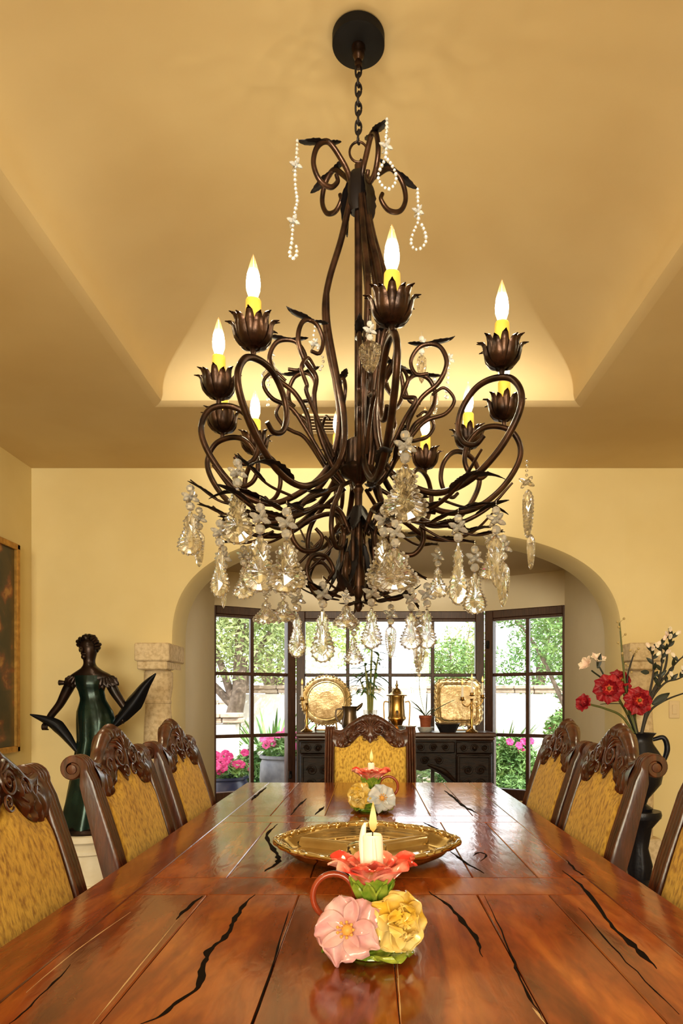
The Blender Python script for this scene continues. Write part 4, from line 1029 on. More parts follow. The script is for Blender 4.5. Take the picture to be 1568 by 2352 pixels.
M_silver = mat('old_silver', (.86, .74, .52), .24, metal=1.0, col2=(.55, .42, .24), noise_scale=26, bump=.2, bump_scale=50)
M_brass = mat('brass', (.55, .33, .10), .25, metal=1.0, col2=(.30, .17, .05), noise_scale=12)
M_pewter = mat('pewter', (.16, .12, .09), .3, metal=1.0)
tilt = Matrix.Rotation(-.16, 3, 'X')
# round tray on an easel
b = on_side(748, 6.30); R = .235
t = thing('round_tray', 'round silver-gilt tray standing upright at the left end of the sideboard', 'tray', b)
ML = lambda v: b + Vector((0, .05, .050 + R)) + tilt @ Vector(v)
m = MB(); Mx = tilt @ Matrix.Rotation(PI / 2, 3, 'X')
m.lathe([(0, -.004), (R * .70, -.004), (R * .74, .006), (R * .95, .012), (R, .016), (R * .99, .008), (R * .74, 0), (0, -.008)], 48, ML((0, 0, 0)), Mx); m.build('tray_dish', M_silver, t, 40)
m = MB()
for i in range(44):
    a = 2 * PI * i / 44; m.ball(ML((R * .99 * math.cos(a), -.012, R * .99 * math.sin(a))), .014 if i % 2 else .010, 7)
m.tube([ML((R * .76 * math.cos(a), -.006, R * .76 * math.sin(a))) for a in [2 * PI * i / 48 for i in range(48)]], .006, 6, closed=True)
m.build('beaded_rim', M_silver, t, 60)
m = MB()
for s in (-1, 1): m.tube([b + Vector((s * .09, -.07, .040)), b + Vector((s * .09, -.055, .010)), b + Vector((s * .10, .06, .010)), b + Vector((s * .06, .14, .30))], .008, 8)
m.tube([b + Vector((-.10, .05, .01)), b + Vector((.10, .05, .01))], .007, 8); m.build('easel', M_brass, t, 60)
# square tray on an easel
b = on_side(1053, 6.28); R = .215
t = thing('square_tray', 'square silver-gilt tray with a wavy border standing upright at the right end of the sideboard', 'tray', b)
ML = lambda v: b + Vector((0, .05, .05 + R)) + tilt @ Vector(v)
def sq(u, v):
    a = 2 * PI * u; c, s = math.cos(a), math.sin(a); e = 6
    k = (abs(c) ** e + abs(s) ** e) ** (-1 / e); r = v * k * (1 + .018 * v * math.cos(28 * a))
    return r * c * R, r * s * R
m = MB()
m.grid(lambda u, v: ML((sq(u, v)[0], interp([(0, 0), (.78, 0), (.82, -.010), (.97, -.018), (1, -.016)], v), sq(u, v)[1])), 112, 14, cu=True)
m.grid(lambda u, v: ML((sq(u, v)[0], .008 + interp([(0, 0), (.78, 0), (.82, -.010), (.97, -.018), (1, -.022)], v), sq(u, v)[1])), 112, 14, cu=True); m.build('tray_dish', M_silver, t, 40)
m = MB(); m.tube([ML((sq(i / 112, 1)[0], -.018, sq(i / 112, 1)[1])) for i in range(112)], [.010 + .004 * math.sin(i * PI / 2) for i in range(112)], 7, closed=True)
m.tube([ML((sq(i / 112, .80)[0], -.008, sq(i / 112, .80)[1])) for i in range(112)], .006, 6, closed=True); m.build('wavy_border', M_silver, t, 60)
m = MB()
for s in (-1, 1): m.tube([b + Vector((s * .09, -.07, .045)), b + Vector((s * .09, -.055, .010)), b + Vector((s * .10, .06, .010)), b + Vector((s * .06, .14, .30))], .008, 8)
m.tube([b + Vector((-.10, .05, .01)), b + Vector((.10, .05, .01))], .007, 8); m.build('easel', M_brass, t, 60)
# candelabra
def candelabrum(label, px, Y, arms, h, g):
    b = on_side(px, Y); t = thing('candelabrum', label, 'candelabrum', b, g)
    m = MB(); m.lathe([(.055, 0), (.058, .008), (.045, .018), (.02, .03), (.012, .06), (.018, .10), (.010, .13), (.012, .20), (.016, .22), (.009, .24), (.010, h - .02), (.016, h)], 20, b); m.build('stem', M_brass, t, 50)
    for i, (dx, dz) in enumerate(arms):
        tip = b + Vector((dx, -.01, h + dz)); m = MB()
        if abs(dx) > .01: m.tube(catmull([b + Vector((0, 0, h - .03)), b + Vector((dx * .5, -.005, h - .07)), b + Vector((dx * .95, -.01, h - .03 + dz)), tip], 8), .006, 8)
        m.lathe([(.008, 0), (.026, .006), (.028, .012), (.016, .014), (.018, .034), (.014, .036)], 16, tip); a_o = m.build('candle_arm', M_brass, t, 60)
        m = MB(); m.lathe([(.009, .02), (.009, .135), (.006, .14), (0, .139)], 12, tip); cn = m.build('taper', M_wax, a_o, 50)
        m = MB(); m.lathe([(0, .145), (.008, .155), (.009, .17), (.005, .19), (0, .205)], 10, tip); m.build('flame', M_flame, a_o, 180)
candelabrum('brass candelabrum in front of the square tray, right of the dark bowl', 1083, 6.08, ((0, .02), (-.085, -.02), (.095, .0)), .30, 'brass candelabra on the sideboard')
candelabrum('brass candelabrum at the far left end of the sideboard, before the round tray', 704, 6.18, ((-.04, .02),), .26, 'brass candelabra on the sideboard')
# pitcher
b = on_side(803, 6.14); t = thing('pitcher', 'dark pewter pitcher between the round tray and the bamboo', 'pitcher', b)
m = MB(); m.lathe([(.045, 0), (.05, .01), (.07, .05), (.075, .09), (.06, .16), (.062, .20), (.072, .232), (.066, .230), (.055, .19), (0, .18)], 28, b); m.tube(catmull([b + Vector((.055, 0, .20)), b + Vector((.095, 0, .235)), b + Vector((.115, 0, .262))], 5), [.02, .016, .006], 10); m.build('body', M_pewter, t, 50)
m = MB(); m.tube(catmull([b + Vector((-.062, 0, .21)), b + Vector((-.12, 0, .20)), b + Vector((-.12, 0, .12)), b + Vector((-.07, 0, .07))], 7), .008, 8); m.build('handle', M_pewter, t, 60)
# bamboo plant in a glass vase
M_leaf = mat('leaf_green', (.03, .08, .012), .4, col2=(.09, .19, .03), noise_scale=6); M_cane = mat('bamboo_cane', (.22, .26, .06), .4, col2=(.34, .34, .10), noise_scale=12)
b = on_side(850, 6.16); t = thing('bamboo_plant', 'tall leafy bamboo canes in a glass vase behind the head chair', 'potted plant', b)
m = MB(); m.lathe([(0, .001), (.055, .001), (.06, .01), (.062, .16), (.066, .20), (.063, .20), (.059, .16), (.057, .015), (0, .012)], 24, b); m.build('glass_vase', M_crystal, t, 40)
ml = MB()
for i, (dx, top, le) in enumerate(((-.02, .62, -.03), (.0, .80, .02), (.02, .70, .06), (.010, .55, -.05), (-.012, .47, -.08))):
    P = catmull([b + Vector((dx * .5, 0, .02)), b + Vector((dx, .01 * i, .3)), b + Vector((dx + le * .5, .01 * i, top * .8)), b + Vector((dx + le, 0, top))], 8)
    m = MB(); m.tube(P, [.012, .011, .010, .005], 9)
    for q in range(0, len(P), 4): m.ball(P[q], .0135 - .0002 * q, 8, (1, 1, .4))
    m.build('cane', M_cane, t, 60)
    for q in range(12):
        j = len(P) - 1 - int(q * (len(P) * .5) / 12); a = q * 2.4 + i; d = Vector((math.cos(a), math.sin(a) * .8, .5 - .05 * q)); leaf_mesh(ml, P[j], d, (0, 0, 1), .17 + .06 * random.random(), .015, -.8, 1, .0012)
ml.build('leaves', M_leaf, t, 60)
# brass coffee urn in a stand
b = on_side(911, 6.31); t = thing('coffee_urn', 'brass lantern-shaped urn with a pointed lid on a white-lined stand', 'urn', b)
m = MB(); hexr = lambda a, i: 1 - .05 * abs(math.sin(3 * a)); m.lathe([(.0, .10), (.072, .10), (.085, .115), (.085, .13), (.078, .14), (.072, .20), (.068, .30), (.074, .315), (.074, .325)], 36, b, ripple=hexr); m.build('body', M_brass, t, 35)
m = MB(); m.lathe([(.096, .325), (.098, .335), (.07, .345), (.04, .37), (.03, .39), (.012, .40), (.010, .415), (.016, .425), (.008, .44), (.005, .47), (0, .475)], 30, b, ripple=hexr); m.build('lid', M_brass, t, 35)
m = MB()
for s in (-1, 1): m.tube(catmull([b + Vector((s * .075, 0, .27)), b + Vector((s * .115, 0, .27)), b + Vector((s * .12, 0, .20)), b + Vector((s * .112, 0, .06)), b + Vector((s * .10, 0, .008))], 6), .0065, 8)
m.lathe([(.11, .0), (.115, .012), (.10, .02), (.05, .06), (.06, .09), (.07, .10)], 24, b); m.build('stand', M_brass, t, 60)
m = MB(); m.lathe([(.003, .17), (.010, .175), (.010, .19), (.003, .195)], 10, b + Vector((0, -.075, 0))); m.tube(catmull([b + Vector((0, -.07, .185)), b + Vector((0, -.10, .18)), b + Vector((0, -.105, .155))], 5), .006, 8); m.build('tap', M_pewter, t, 60)
b2 = on_side(934, 6.09); t = thing('glass_bowl', 'low clear glass bowl between the head chair and the orchid', 'bowl', b2)
m = MB(); m.lathe([(.0, .001), (.05, .001), (.055, .008), (.07, .035), (.085, .055), (.082, .056), (.065, .038), (.045, .012), (0, .009)], 28, b2); m.build('bowl', M_crystal, t, 40)
m = MB(); m.lathe([(.085, .053), (.088, .056), (.085, .059), (.081, .056)], 28, b2); m.build('rim', M_silver, t, 40)
# orchid in terracotta
M_terra = mat('terracotta', (.36, .09, .035), .6, col2=(.26, .055, .02), noise_scale=20, stretch=(1, 1, 6))
b = on_side(977, 6.14); t = thing('orchid_pot', 'small orchid in a banded terracotta pot on a white saucer', 'potted plant', b)
m = MB(); m.lathe([(0, .001), (.05, .001), (.058, .006), (.075, .045), (.072, .047), (.05, .03), (0, .03)], 28, b); m.build('saucer', M_whp, t, 40)
m = MB(); m.lathe([(.045, .032), (.05, .10), (.055, .125), (.060, .127), (.060, .15), (.053, .15), (.05, .135), (0, .13)], 26, b); m.build('pot', M_terra, t, 35)
ml = MB(); 
for d, L, W, cu in (((-.5, -.1, .8), .22, .022, -.4), ((-.35, .2, .5), .17, .016, -.6), ((.15, 0, 1), .24, .022, .2), ((.8, -.1, .6), .30, .024, -.2), ((.5, .1, .9), .12, .018, -.5), ((.9, -.2, .05), .22, .012, -.5)): leaf_mesh(ml, b + Vector((0, 0, .135)), d, (0, 0, 1), L, W, cu, 1, .002, cup=.3)
ml.build('leaves', mat('orchid_leaf', (.03, .075, .015), .35), t, 60)
m = MB(); P = catmull([b + Vector((0, 0, .13)), b + Vector((-.05, 0, .35)), b + Vector((-.055, 0, .55)), b + Vector((-.03, 0, .68)), b + Vector((.0, -.01, .70))], 8); m.tube(P, .0028, 6); m.build('flower_stalk', M_cane, t, 60)
m = MB()
for k in (-1, -5, -9): flower(m, P[k], (-.3, -1, -.2), .024, 5, 1, .2, .3, .002, k)
m.build('orchid_flowers', mat('orchid_white', (.75, .78, .5), .5), t, 60)
b = on_side(1028, 6.09); t = thing('dark_bowl', 'dark angular bowl in front of the square tray', 'bowl', b)
m = MB(); m.lathe([(0, 0), (.07, 0), (.075, .01), (.11, .075), (.107, .078), (.10, .07), (.068, .012), (0, .01)], 8, b); m.build('bowl', mat('dark_glaze', (.012, .012, .018), .25), t, 20)
m = MB(); m.lathe([(.107, .073), (.112, .076), (.112, .083), (.104, .082)], 8, b); m.build('rim', M_pewter, t, 20)
b = on_side(868, 6.12) ; 

# ------------------------------------------------------------------ left wall painting
yw = 4.575
t = thing('painting', 'dark framed painting of figures on the left wall', 'painting', (XL, 4.0, 1.5))
z0, z1, y0, y1 = .83, 2.215, 3.30, yw
M_gold = mat('gold_frame', (.55, .30, .07), .35, metal=.7, col2=(.35, .18, .04), noise_scale=25)
m = MB()
for (yy, zz, sy, sz) in (((y0 + y1) / 2, z0 + .02, y1 - y0, .04), ((y0 + y1) / 2, z1 - .02, y1 - y0, .04), (y0 + .02, (z0 + z1) / 2, .04, z1 - z0), (y1 - .02, (z0 + z1) / 2, .04, z1 - z0)): m.box((XL + .022, yy, zz), (.044, sy, sz), bev=.006)
m.build('frame', M_gold, t, 30)
def paint_mat():
    m = bpy.data.materials.new('old_oil_painting'); m.use_nodes = True; tt = m.node_tree; N = tt.nodes; L = tt.links; b = N['Principled BSDF']
    tc = N.new('ShaderNodeTexCoord'); mp = N.new('ShaderNodeMapping'); mp.inputs['Scale'].default_value = (1, 4.0, 3.6); L.new(tc.outputs['Object'], mp.inputs[0])
    nz = N.new('ShaderNodeTexNoise'); nz.inputs['Scale'].default_value = 1.25; nz.inputs['Detail'].default_value = 7; nz.inputs['Distortion'].default_value = .3; L.new(mp.outputs[0], nz.inputs['Vector'])
    cr = N.new('ShaderNodeValToRGB'); e = cr.color_ramp.elements; e[0].position = .44; e[0].color = (.010, .007, .005, 1); e[1].position = .80; e[1].color = (.55, .30, .12, 1)
    for p, c in ((.54, (.04, .022, .010, 1)), (.59, (.16, .035, .015, 1)), (.64, (.40, .19, .05, 1))): k = e.new(p); k.color = c
    L.new(nz.outputs[0], cr.inputs[0]); L.new(cr.outputs[0], b.inputs['Base Color']); b.inputs['Roughness'].default_value = .3
    return m
m = MB(); m.box((XL + .012, (y0 + y1) / 2, (z0 + z1) / 2), (.02, y1 - y0 - .06, z1 - z0 - .06)); m.build('canvas', paint_mat(), t, 0)

# ------------------------------------------------------------------ bronze statue on its pedestal
M_sblack = mat('statue_bronze', (.009, .006, .0055), .30, metal=.6, col2=(.028, .013, .009), noise_scale=14, bump=.1, bump_scale=40)
M_sgreen = mat('statue_green', (.004, .012, .0105), .25, metal=.5, col2=(.012, .034, .027), noise_scale=9, bump=.08, bump_scale=30)
SY = 4.30; S = lambda x, y, dy=0.0: at(x, y, SY + dy)
base = S(205, 1908); 
t = thing('statue', 'dark bronze statue of a woman holding two long leaves, on a white pedestal at left', 'statue', base)
def skin_obj(name, joints, edges, mats, parent, sub=2):
    """one continuous surface grown around a joint skeleton"""
    me = bpy.data.meshes.new(name); o3 = ORG[root_of(parent).name]
    me.from_pydata([tuple(Vector(j[0]) - o3) for j in joints], edges, []); o = bpy.data.objects.new(name, me); C.objects.link(o)
    md = o.modifiers.new('skin', 'SKIN'); md.use_smooth_shade = True; sm = o.modifiers.new('sub', 'SUBSURF'); sm.levels = sub; sm.render_levels = sub
    for i, j in enumerate(joints):
        r = j[1]; me.skin_vertices[0].data[i].radius = r if isinstance(r, tuple) else (r, r)
    me.skin_vertices[0].data[0].use_root = True
    dg = bpy.context.evaluated_depsgraph_get(); ev = o.evaluated_get(dg); nm = bpy.data.meshes.new_from_object(ev)
    o.modifiers.clear(); o.data = nm; nm.name = name
    nm.polygons.foreach_set('use_smooth', [True] * len(nm.polygons))
    mats = mats if isinstance(mats, list) else [mats]
    nm.materials.clear()
    for q in mats: nm.materials.append(q)
    o.parent = parent; return o
J = [(S(221, 1690), (.095, .085)), (S(219, 1640), (.105, .085)), (S(214, 1605), (.066, .058)), (S(209, 1575), (.078, .066)), (S(207, 1552), (.088, .062)),   # hips to chest
     (S(206, 1532), (.045, .042)), (S(205, 1518), .034), (S(204, 1500), (.050, .056)), (S(204, 1484), (.052, .058)), (S(203, 1474), .036),     # neck, head
     (S(168, 1560), .040), (S(152, 1590), .034), (S(138, 1618), .027), (S(118, 1642), .024), (S(110, 1655), .022),       # her arm on the left of the photo
     (S(250, 1560), .040), (S(263, 1590), .032), (S(278, 1612), .027), (S(288, 1628), .024), (S(282, 1640), .022)]
E = [(0, 1), (1, 2), (2, 3), (3, 4), (4, 5), (5, 6), (6, 7), (7, 8), (8, 9), (4, 10), (10, 11), (11, 12), (12, 13), (13, 14), (4, 15), (15, 16), (16, 17), (17, 18), (18, 19)]
J += [(S(219, 1740), (.105, .09)), (S(212, 1800), (.12, .10)), (S(205, 1860), (.14, .12)), (S(203, 1898), (.15, .14))]; E += [(0, 20), (20, 21), (21, 22), (22, 23)]
body = skin_obj('figure', J, E, M_sblack, t)
# gown
m = MB()
def gown(u, v):
    tab = [(0, (207, 1552, .100, .075)), (.12, (208, 1572, .092, .085)), (.20, (210, 1588, .078, .072)), (.28, (214, 1606, .076, .07)), (.40, (219, 1634, .108, .092)), (.48, (222, 1655, .116, .10)), (.60, (222, 1700, .112, .10)), (.74, (214, 1780, .130, .12)), (.9, (207, 1865, .16, .15)), (1, (204, 1902, .185, .17))]
    a = 2 * PI * u; x = interp([(k, q[0]) for k, q in tab], v); y = interp([(k, q[1]) for k, q in tab], v); rx = interp([(k, q[2]) for k, q in tab], v); ry = interp([(k, q[3]) for k, q in tab], v)
    f = 1 + (.05 * math.sin(7 * a + v * 6) + .03 * math.sin(13 * a + 2)) * min(1, v * 1.6 + .1)
    return S(x, y) + Vector((rx * f * math.cos(a), ry * f * math.sin(a), 0))
m.grid(gown, 48, 30, cu=True); m.build('gown', M_sgreen, t, 60)
m = MB()
for s, (x, y) in ((-1, (172, 1562)), (1, (247, 1562))):
    for k in range(5): leaf_mesh(m, S(x - s * 14 + 5 * k * s, y - 4 - k, -.045), (s * .35 * (k - 1), -.25, -1), (0, -1, .3), .075, .026, -.5, 3, .004)
m.tube(catmull([S(170, 1566), S(150, 1568, -.02), S(136, 1568, -.02)], 6), [.022, .012, .018], 8); m.build('sleeves', M_sblack, t, 60)
m = MB(); hc = S(204, 1489, .01)
m.ball(hc + Vector((0, .012, .012)), .062, 18, (1.02, 1.08, .95)); m.ball(S(207, 1468, .03), .036, 14, (1, 1, .9))
for k in range(11):
    a = PI * (k - .5) / 10; e = Vector((math.cos(a), 0, math.sin(a)))
    m.tube(catmull([hc + e * .052 + Vector((0, -.038, .004)), hc + e * .068 + Vector((.006 * math.sin(k * 2), -.012, .012)), hc + e * .050 + Vector((0, .03, .02))], 5), [.008, .013, .010], 7)
m.tube(catmull([S(203, 1472), S(196, 1464, -.02), S(188, 1461, -.03)], 5), [.03, .022, .006], 9); m.build('hair', M_sblack, t, 60)
m = MB(); fc = hc + Vector((-.012, -.052, -.012))
m.ball(fc + Vector((-.004, -.010, -.004)), .010, 10, (.8, 1.3, 1.8)); m.build('nose', M_sblack, t, 60)
for s in (-1, 1):
    m = MB(); m.ball(fc + Vector((s * .020, .002, .014)), .009, 8, (1.4, .6, .6)); m.build('eye', M_sblack, t, 60)
    m = MB(); m.ball(hc + Vector((s * .056, 0, -.008)), .013, 8, (.5, 1, 1.4)); m.build('ear', M_sblack, t, 60)
m = MB(); m.tube([fc + Vector((-.014, -.002, -.026)), fc + Vector((0, -.006, -.027)), fc + Vector((.014, -.002, -.026))], .005, 6); m.build('mouth', M_sblack, t, 60)
m = MB(); m.ball(fc + Vector((0, .006, -.045)), .018, 10); m.build('chin', M_sblack, t, 60)
for (hx, hy, s) in ((108, 1658, -1), (280, 1643, 1)):
    m = MB(); c = S(hx, hy); m.ball(c, .024, 12, (1.1, .7, 1))
    for k, L in enumerate((.05, .056, .052, .042)):
        p0 = c + Vector((s * (-.012 + .009 * k), -.012, -.012)); m.tube(catmull([p0, p0 + Vector((0, -.018, -.012)), p0 + Vector((0, -.016, -.032)), p0 + Vector((0, .002, -.036))], 4), [.0075, .007, .005], 7)
    m.tube(catmull([c + Vector((-s * .018, 0, .002)), c + Vector((-s * .030, -.018, -.008)), c + Vector((-s * .022, -.028, -.02))], 4), [.009, .007, .005], 7); m.build('hand', M_sblack, t, 60)
def long_leaf(pts, w):
    P = catmull([S(x, y, -.03) for x, y in pts], 8); n = len(P); m = MB()
    def fn(u, v):
        i = min(n - 1, int(v * (n - 1) + .5)); d = (P[min(i + 1, n - 1)] - P[max(i - 1, 0)]).normalized(); sd = Vector((-d.z, 0, d.x)); U = u * 2 - 1
        ww = w * interp([(0, .25), (.2, .7), (.45, 1), (.7, .62), (.9, .25), (1, .02)], v)
        return P[i] + sd * (ww * U) + Vector((0, .9 * ww * U * U - .01, 0))
    m.sheet(fn, 10, n - 1, .008); m.tube([p + Vector((0, -.006, 0)) for p in P], [.008, .009, .007, .003], 8); m.build('held_leaf', mat('leaf_bronze', (.010, .011, .016), .35, metal=.7), t, 60)
long_leaf([(262, 1668), (285, 1640), (310, 1608), (333, 1575), (359, 1547)], .050)
long_leaf([(180, 1728), (150, 1690), (125, 1665), (100, 1652), (71, 1641)], .038)
m = MB(); m.lathe([(.0, -.0), (.185, 0), (.19, .012), (.18, .03), (.165, .035), (.15, .06), (.0, .07)], 32, S(203, 1908)); m.build('base', M_sblack, t, 40)
bz = base.z; pb = S(203, 1908); pb.z = 0
t = thing('pedestal', 'white stone pedestal with stepped mouldings under the bronze statue', 'pedestal', pb)
M_wst = mat('white_stone', (.78, .72, .60), .6, col2=(.68, .60, .46), noise_scale=9)
m = MB(); m.lathe([(.20, bz - .045), (.215, bz - .04), (.215, bz - .005), (.205, bz)], 40, pb); m.build('cap', M_wst, t, 35)
m = MB(); m.lathe([(.185, .05), (.175, .10), (.17, bz - .13), (.185, bz - .12), (.185, bz - .10), (.175, bz - .09), (.18, bz - .06), (.195, bz - .045)], 40, pb); m.build('shaft', M_wst, t, 35)
m = MB(); m.lathe([(.0, 0), (.215, 0), (.215, .035), (.2, .05), (0, .05)], 40, pb); m.build('foot', M_wst, t, 35)

# ------------------------------------------------------------------ flower arrangement at right
VY = 4.05; V = lambda x, y, dy=0.0: at(x, y, VY + dy)
M_urn = mat('dark_urn', (.010, .010, .016), .35, metal=.4, bump=.3, bump_scale=25)
vb = V(1468, 1980); vb.z = .0
t = thing('pedestal', 'dark carved pedestal at right, half hidden behind the middle right chair', 'pedestal', vb)
m = MB(); m.lathe([(.0, 0), (.17, 0), (.17, .04), (.14, .07), (.06, .12), (.075, .2), (.05, .3), (.07, .42), (.10, .46), (.115, .48), (0, .48)], 28, vb, ripple=lambda a, i: 1 + .05 * math.cos(8 * a)); m.build('column', M_urn, t, 50)
m = MB(); m.lathe([(0, .48), (.12, .48), (.125, .50), (.12, .52), (0, .52)], 28, vb); m.build('cap', M_urn, t, 40)
ub = vb + Vector((0, 0, .521))
t = thing('flower_vase', 'tall arrangement of red anemones, lilies and twigs in a dark urn at right', 'vase of flowers', ub)
m = MB(); m.lathe([(.07, 0), (.075, .015), (.04, .04), (.05, .07), (.12, .16), (.135, .24), (.12, .33), (.075, .40), (.07, .43), (.095, .46), (.088, .46), (.06, .42), (0, .40)], 32, ub); m.build('urn', M_urn, t, 50)
m = MB()
for s in (-1, 1):
    m = MB(); m.tube(catmull([ub + Vector((s * .08, 0, .42)), ub + Vector((s * .14, -.01, .43)), ub + Vector((s * .16, -.01, .36)), ub + Vector((s * .13, 0, .26))], 7), [.012, .015, .017, .012], 9); m.build('handle', M_urn, t, 60)
mouth = ub + Vector((0, 0, .43))
M_stem = mat('flower_stem', (.10, .11, .025), .5); M_twig = mat('dark_twig', (.022, .016, .010), .6); M_dleaf = mat('dark_leaf', (.012, .018, .010), .45)
M_red = mat('red_petal', (.24, .004, .014), .5, col2=(.40, .010, .020), noise_scale=16); M_orange = mat('orange_eye', (.55, .06, .012), .5); M_eye = mat('green_eye', (.16, .14, .02), .6)
M_lily = mat('lily_petal', (.82, .60, .50), .45, col2=(.85, .78, .62), noise_scale=20)
def stem(pts, r, mt, name='stem'):
    m = MB(); P = catmull([mouth + Vector((0, 0, -.03))] + [V(*p) for p in pts], 8); m.tube(P, r, 7); return m.build(name, mt, t, 60), P
for (x, y, dy, R, ax, pts) in ((1397, 1582, -.05, .088, (-.15, -1, .1), ((1440, 1640), (1415, 1600, -.03))), (1424, 1565, .03, .075, (.25, -1, .35), ((1446, 1640), (1428, 1580, .02))),
                           (1465, 1610, -.10, .084, (.02, -1, .15), ((1458, 1650), (1465, 1622, -.07))), (1346, 1617, 0, .050, (-.75, -.6, .25), ((1430, 1648), (1390, 1628, 0), (1354, 1618, 0)))):
    s_o, P = stem(pts, [.008, .007, .006], M_stem); c = V(x, y, dy); m = MB()
    if R > .06:
        flower(m, c, ax, R, 9, 2, .18, .2, .008, x, .36); f_o = m.build('red_flower', M_red, t, 60)
        a_ = Vector(ax).normalized(); m = MB(); flower(m, c + a_ * .016, ax, R * .36, 9, 1, .3, .2, .003, x, .4); m.build('orange_ring', M_orange, f_o, 60)
        m = MB(); m.ball(c + a_ * .026, R * .13, 12); m.build('eye', M_eye, f_o, 60)
    else:
        flower(m, c, ax, R * 1.25, 6, 2, .9, .5, .006, x, .5); m.build('red_bud', M_red, t, 60)
for (x, y, dy, ax) in ((1352, 1530, 0, (-.8, -.4, .5)), (1370, 1522, .02, (.1, -.6, .9))):
    s_o, P = stem(((1440, 1640), (1400, 1575, .02), (x + 6, y + 10, dy)), [.007, .006, .005], M_dleaf); m = MB(); flower(m, V(x, y, dy), ax, .062, 6, 1, 1.0, .5, .004, x, .30); m.build('lily', M_lily, t, 60)
# dark twig bunch with buds at right
M_berry = mat('cream_berry', (.45, .33, .14), .5)
for i, pts in enumerate((((1490, 1600), (1500, 1545), (1498, 1510), (1497, 1490)), ((1490, 1610), (1512, 1560), (1520, 1520), (1518, 1480)), ((1495, 1605), (1530, 1550), (1560, 1515), (1590, 1495)), ((1492, 1615), (1525, 1570), (1555, 1560), (1580, 1548)),
                          ((1495, 1605), (1525, 1540), (1532, 1500), (1528, 1495), (1540, 1475), (1543, 1460)), ((1488, 1640), (1520, 1612), (1570, 1592), (1620, 1578)), ((1440, 1600), (1430, 1520), (1425, 1460), (1422, 1430)), ((1446, 1610), (1440, 1560), (1452, 1512), (1458, 1500)))):
    s_o, P = stem(pts, [.009, .007, .005, .003], M_twig if i != 6 else M_stem, 'twig')
    if i == 5: continue
    ml = MB(); bm_ = M_lily if i not in (6, 7) else M_berry
    for q in range(7):
        j = len(P) - 1 - q * 3; a = q * 2.2 + i; d = Vector((math.cos(a), math.sin(a) * .5 - .2, .9)).normalized()
        if i in (6, 7):
            m = MB(); m.tube([P[j], P[j] + d * .03], .0015, 5); m.ball(P[j] + d * .034, .008, 7); m.build('berry', bm_, s_o, 60); continue
        leaf_mesh(ml, P[j], d, (0, -1, .2), .055, .013, -.3, 1, .0015)
        if q < 4:
            m = MB(); petal(m, P[j] + d * .03, d, (0, -1, .2), .035, .010, .3, .5, .002, .002, q); petal(m, P[j] + d * .03, d + Vector((.3, 0, 0)), (0, -1, .2), .035, .010, -.3, .5, .002, .002, q); m.build('bud', bm_, s_o, 60)
    if ml.v: ml.build('leaves', M_dleaf, s_o, 60)
ml = MB(); leaf_mesh(ml, V(1497, 1618), (.8, -.1, .55), (0, -1, .3), .125, .026, -.2, 1, .002); leaf_mesh(ml, V(1428, 1617), (-1, 0, .04), (0, 0, 1), .13, .016, -.1, 1, .002); leaf_mesh(ml, V(1372, 1535), (.2, 0, 1), (0, -1, 0), .09, .016, .1, 1, .002); leaf_mesh(ml, V(1490, 1545), (-1, 0, .1), (0, -1, .2), .05, .016, 0, 1, .002)
ml.build('leaves', M_dleaf, t, 60)
# ------------------------------------------------------------------ garden beyond the bay window
M_ground = mat('garden_ground', (.42, .36, .27), .9, col2=(.30, .24, .16), noise_scale=3)
M_stucco = mat('white_stucco', (.80, .76, .68), .85, col2=(.70, .65, .56), noise_scale=2, bump=.1)
M_cap = mat('ledge_stone', (.55, .45, .36), .8, col2=(.38, .28, .20), noise_scale=14, stretch=(1, 1, 5), bump=.3)
M_bark = mat('bark', (.20, .15, .11), .9, col2=(.10, .07, .05), noise_scale=12, bump=.4)
M_fol = [mat('olive_foliage', (.16, .24, .07), .6, col2=(.42, .48, .20), noise_scale=5), mat('green_foliage', (.06, .16, .04), .55, col2=(.22, .38, .10), noise_scale=5), mat('bright_foliage', (.20, .34, .07), .55, col2=(.44, .54, .16), noise_scale=4)]
m = MB(); m.box((0, 17.0, -.11), (44, 21, .1)); struct(m.build('ground', M_ground, smooth=0))
def foliage(mb, c, r, n, size, rng, squash=(1, 1, 1), shell=.35):
    for _ in range(n):
        while True:
            v = Vector((rng.uniform(-1, 1), rng.uniform(-1, 1), rng.uniform(-1, 1)))
            if shell < v.length < 1: break
        p = Vector(c) + Vector((v.x * r * squash[0], v.y * r * squash[1], v.z * r * squash[2]))
        d = Vector((rng.gauss(0, 1), rng.gauss(0, 1), rng.gauss(0, .7))).normalized(); s = d.orthogonal().normalized(); s = Matrix.Rotation(rng.uniform(0, 6.28), 3, d) @ s; k = size * rng.uniform(.6, 1.4); nn = d.cross(s) * k * .12
        mb.add([p - d * k, p + s * k * .32 + nn, p + d * k, p - s * k * .32 + nn], [(0, 1, 2, 3)])
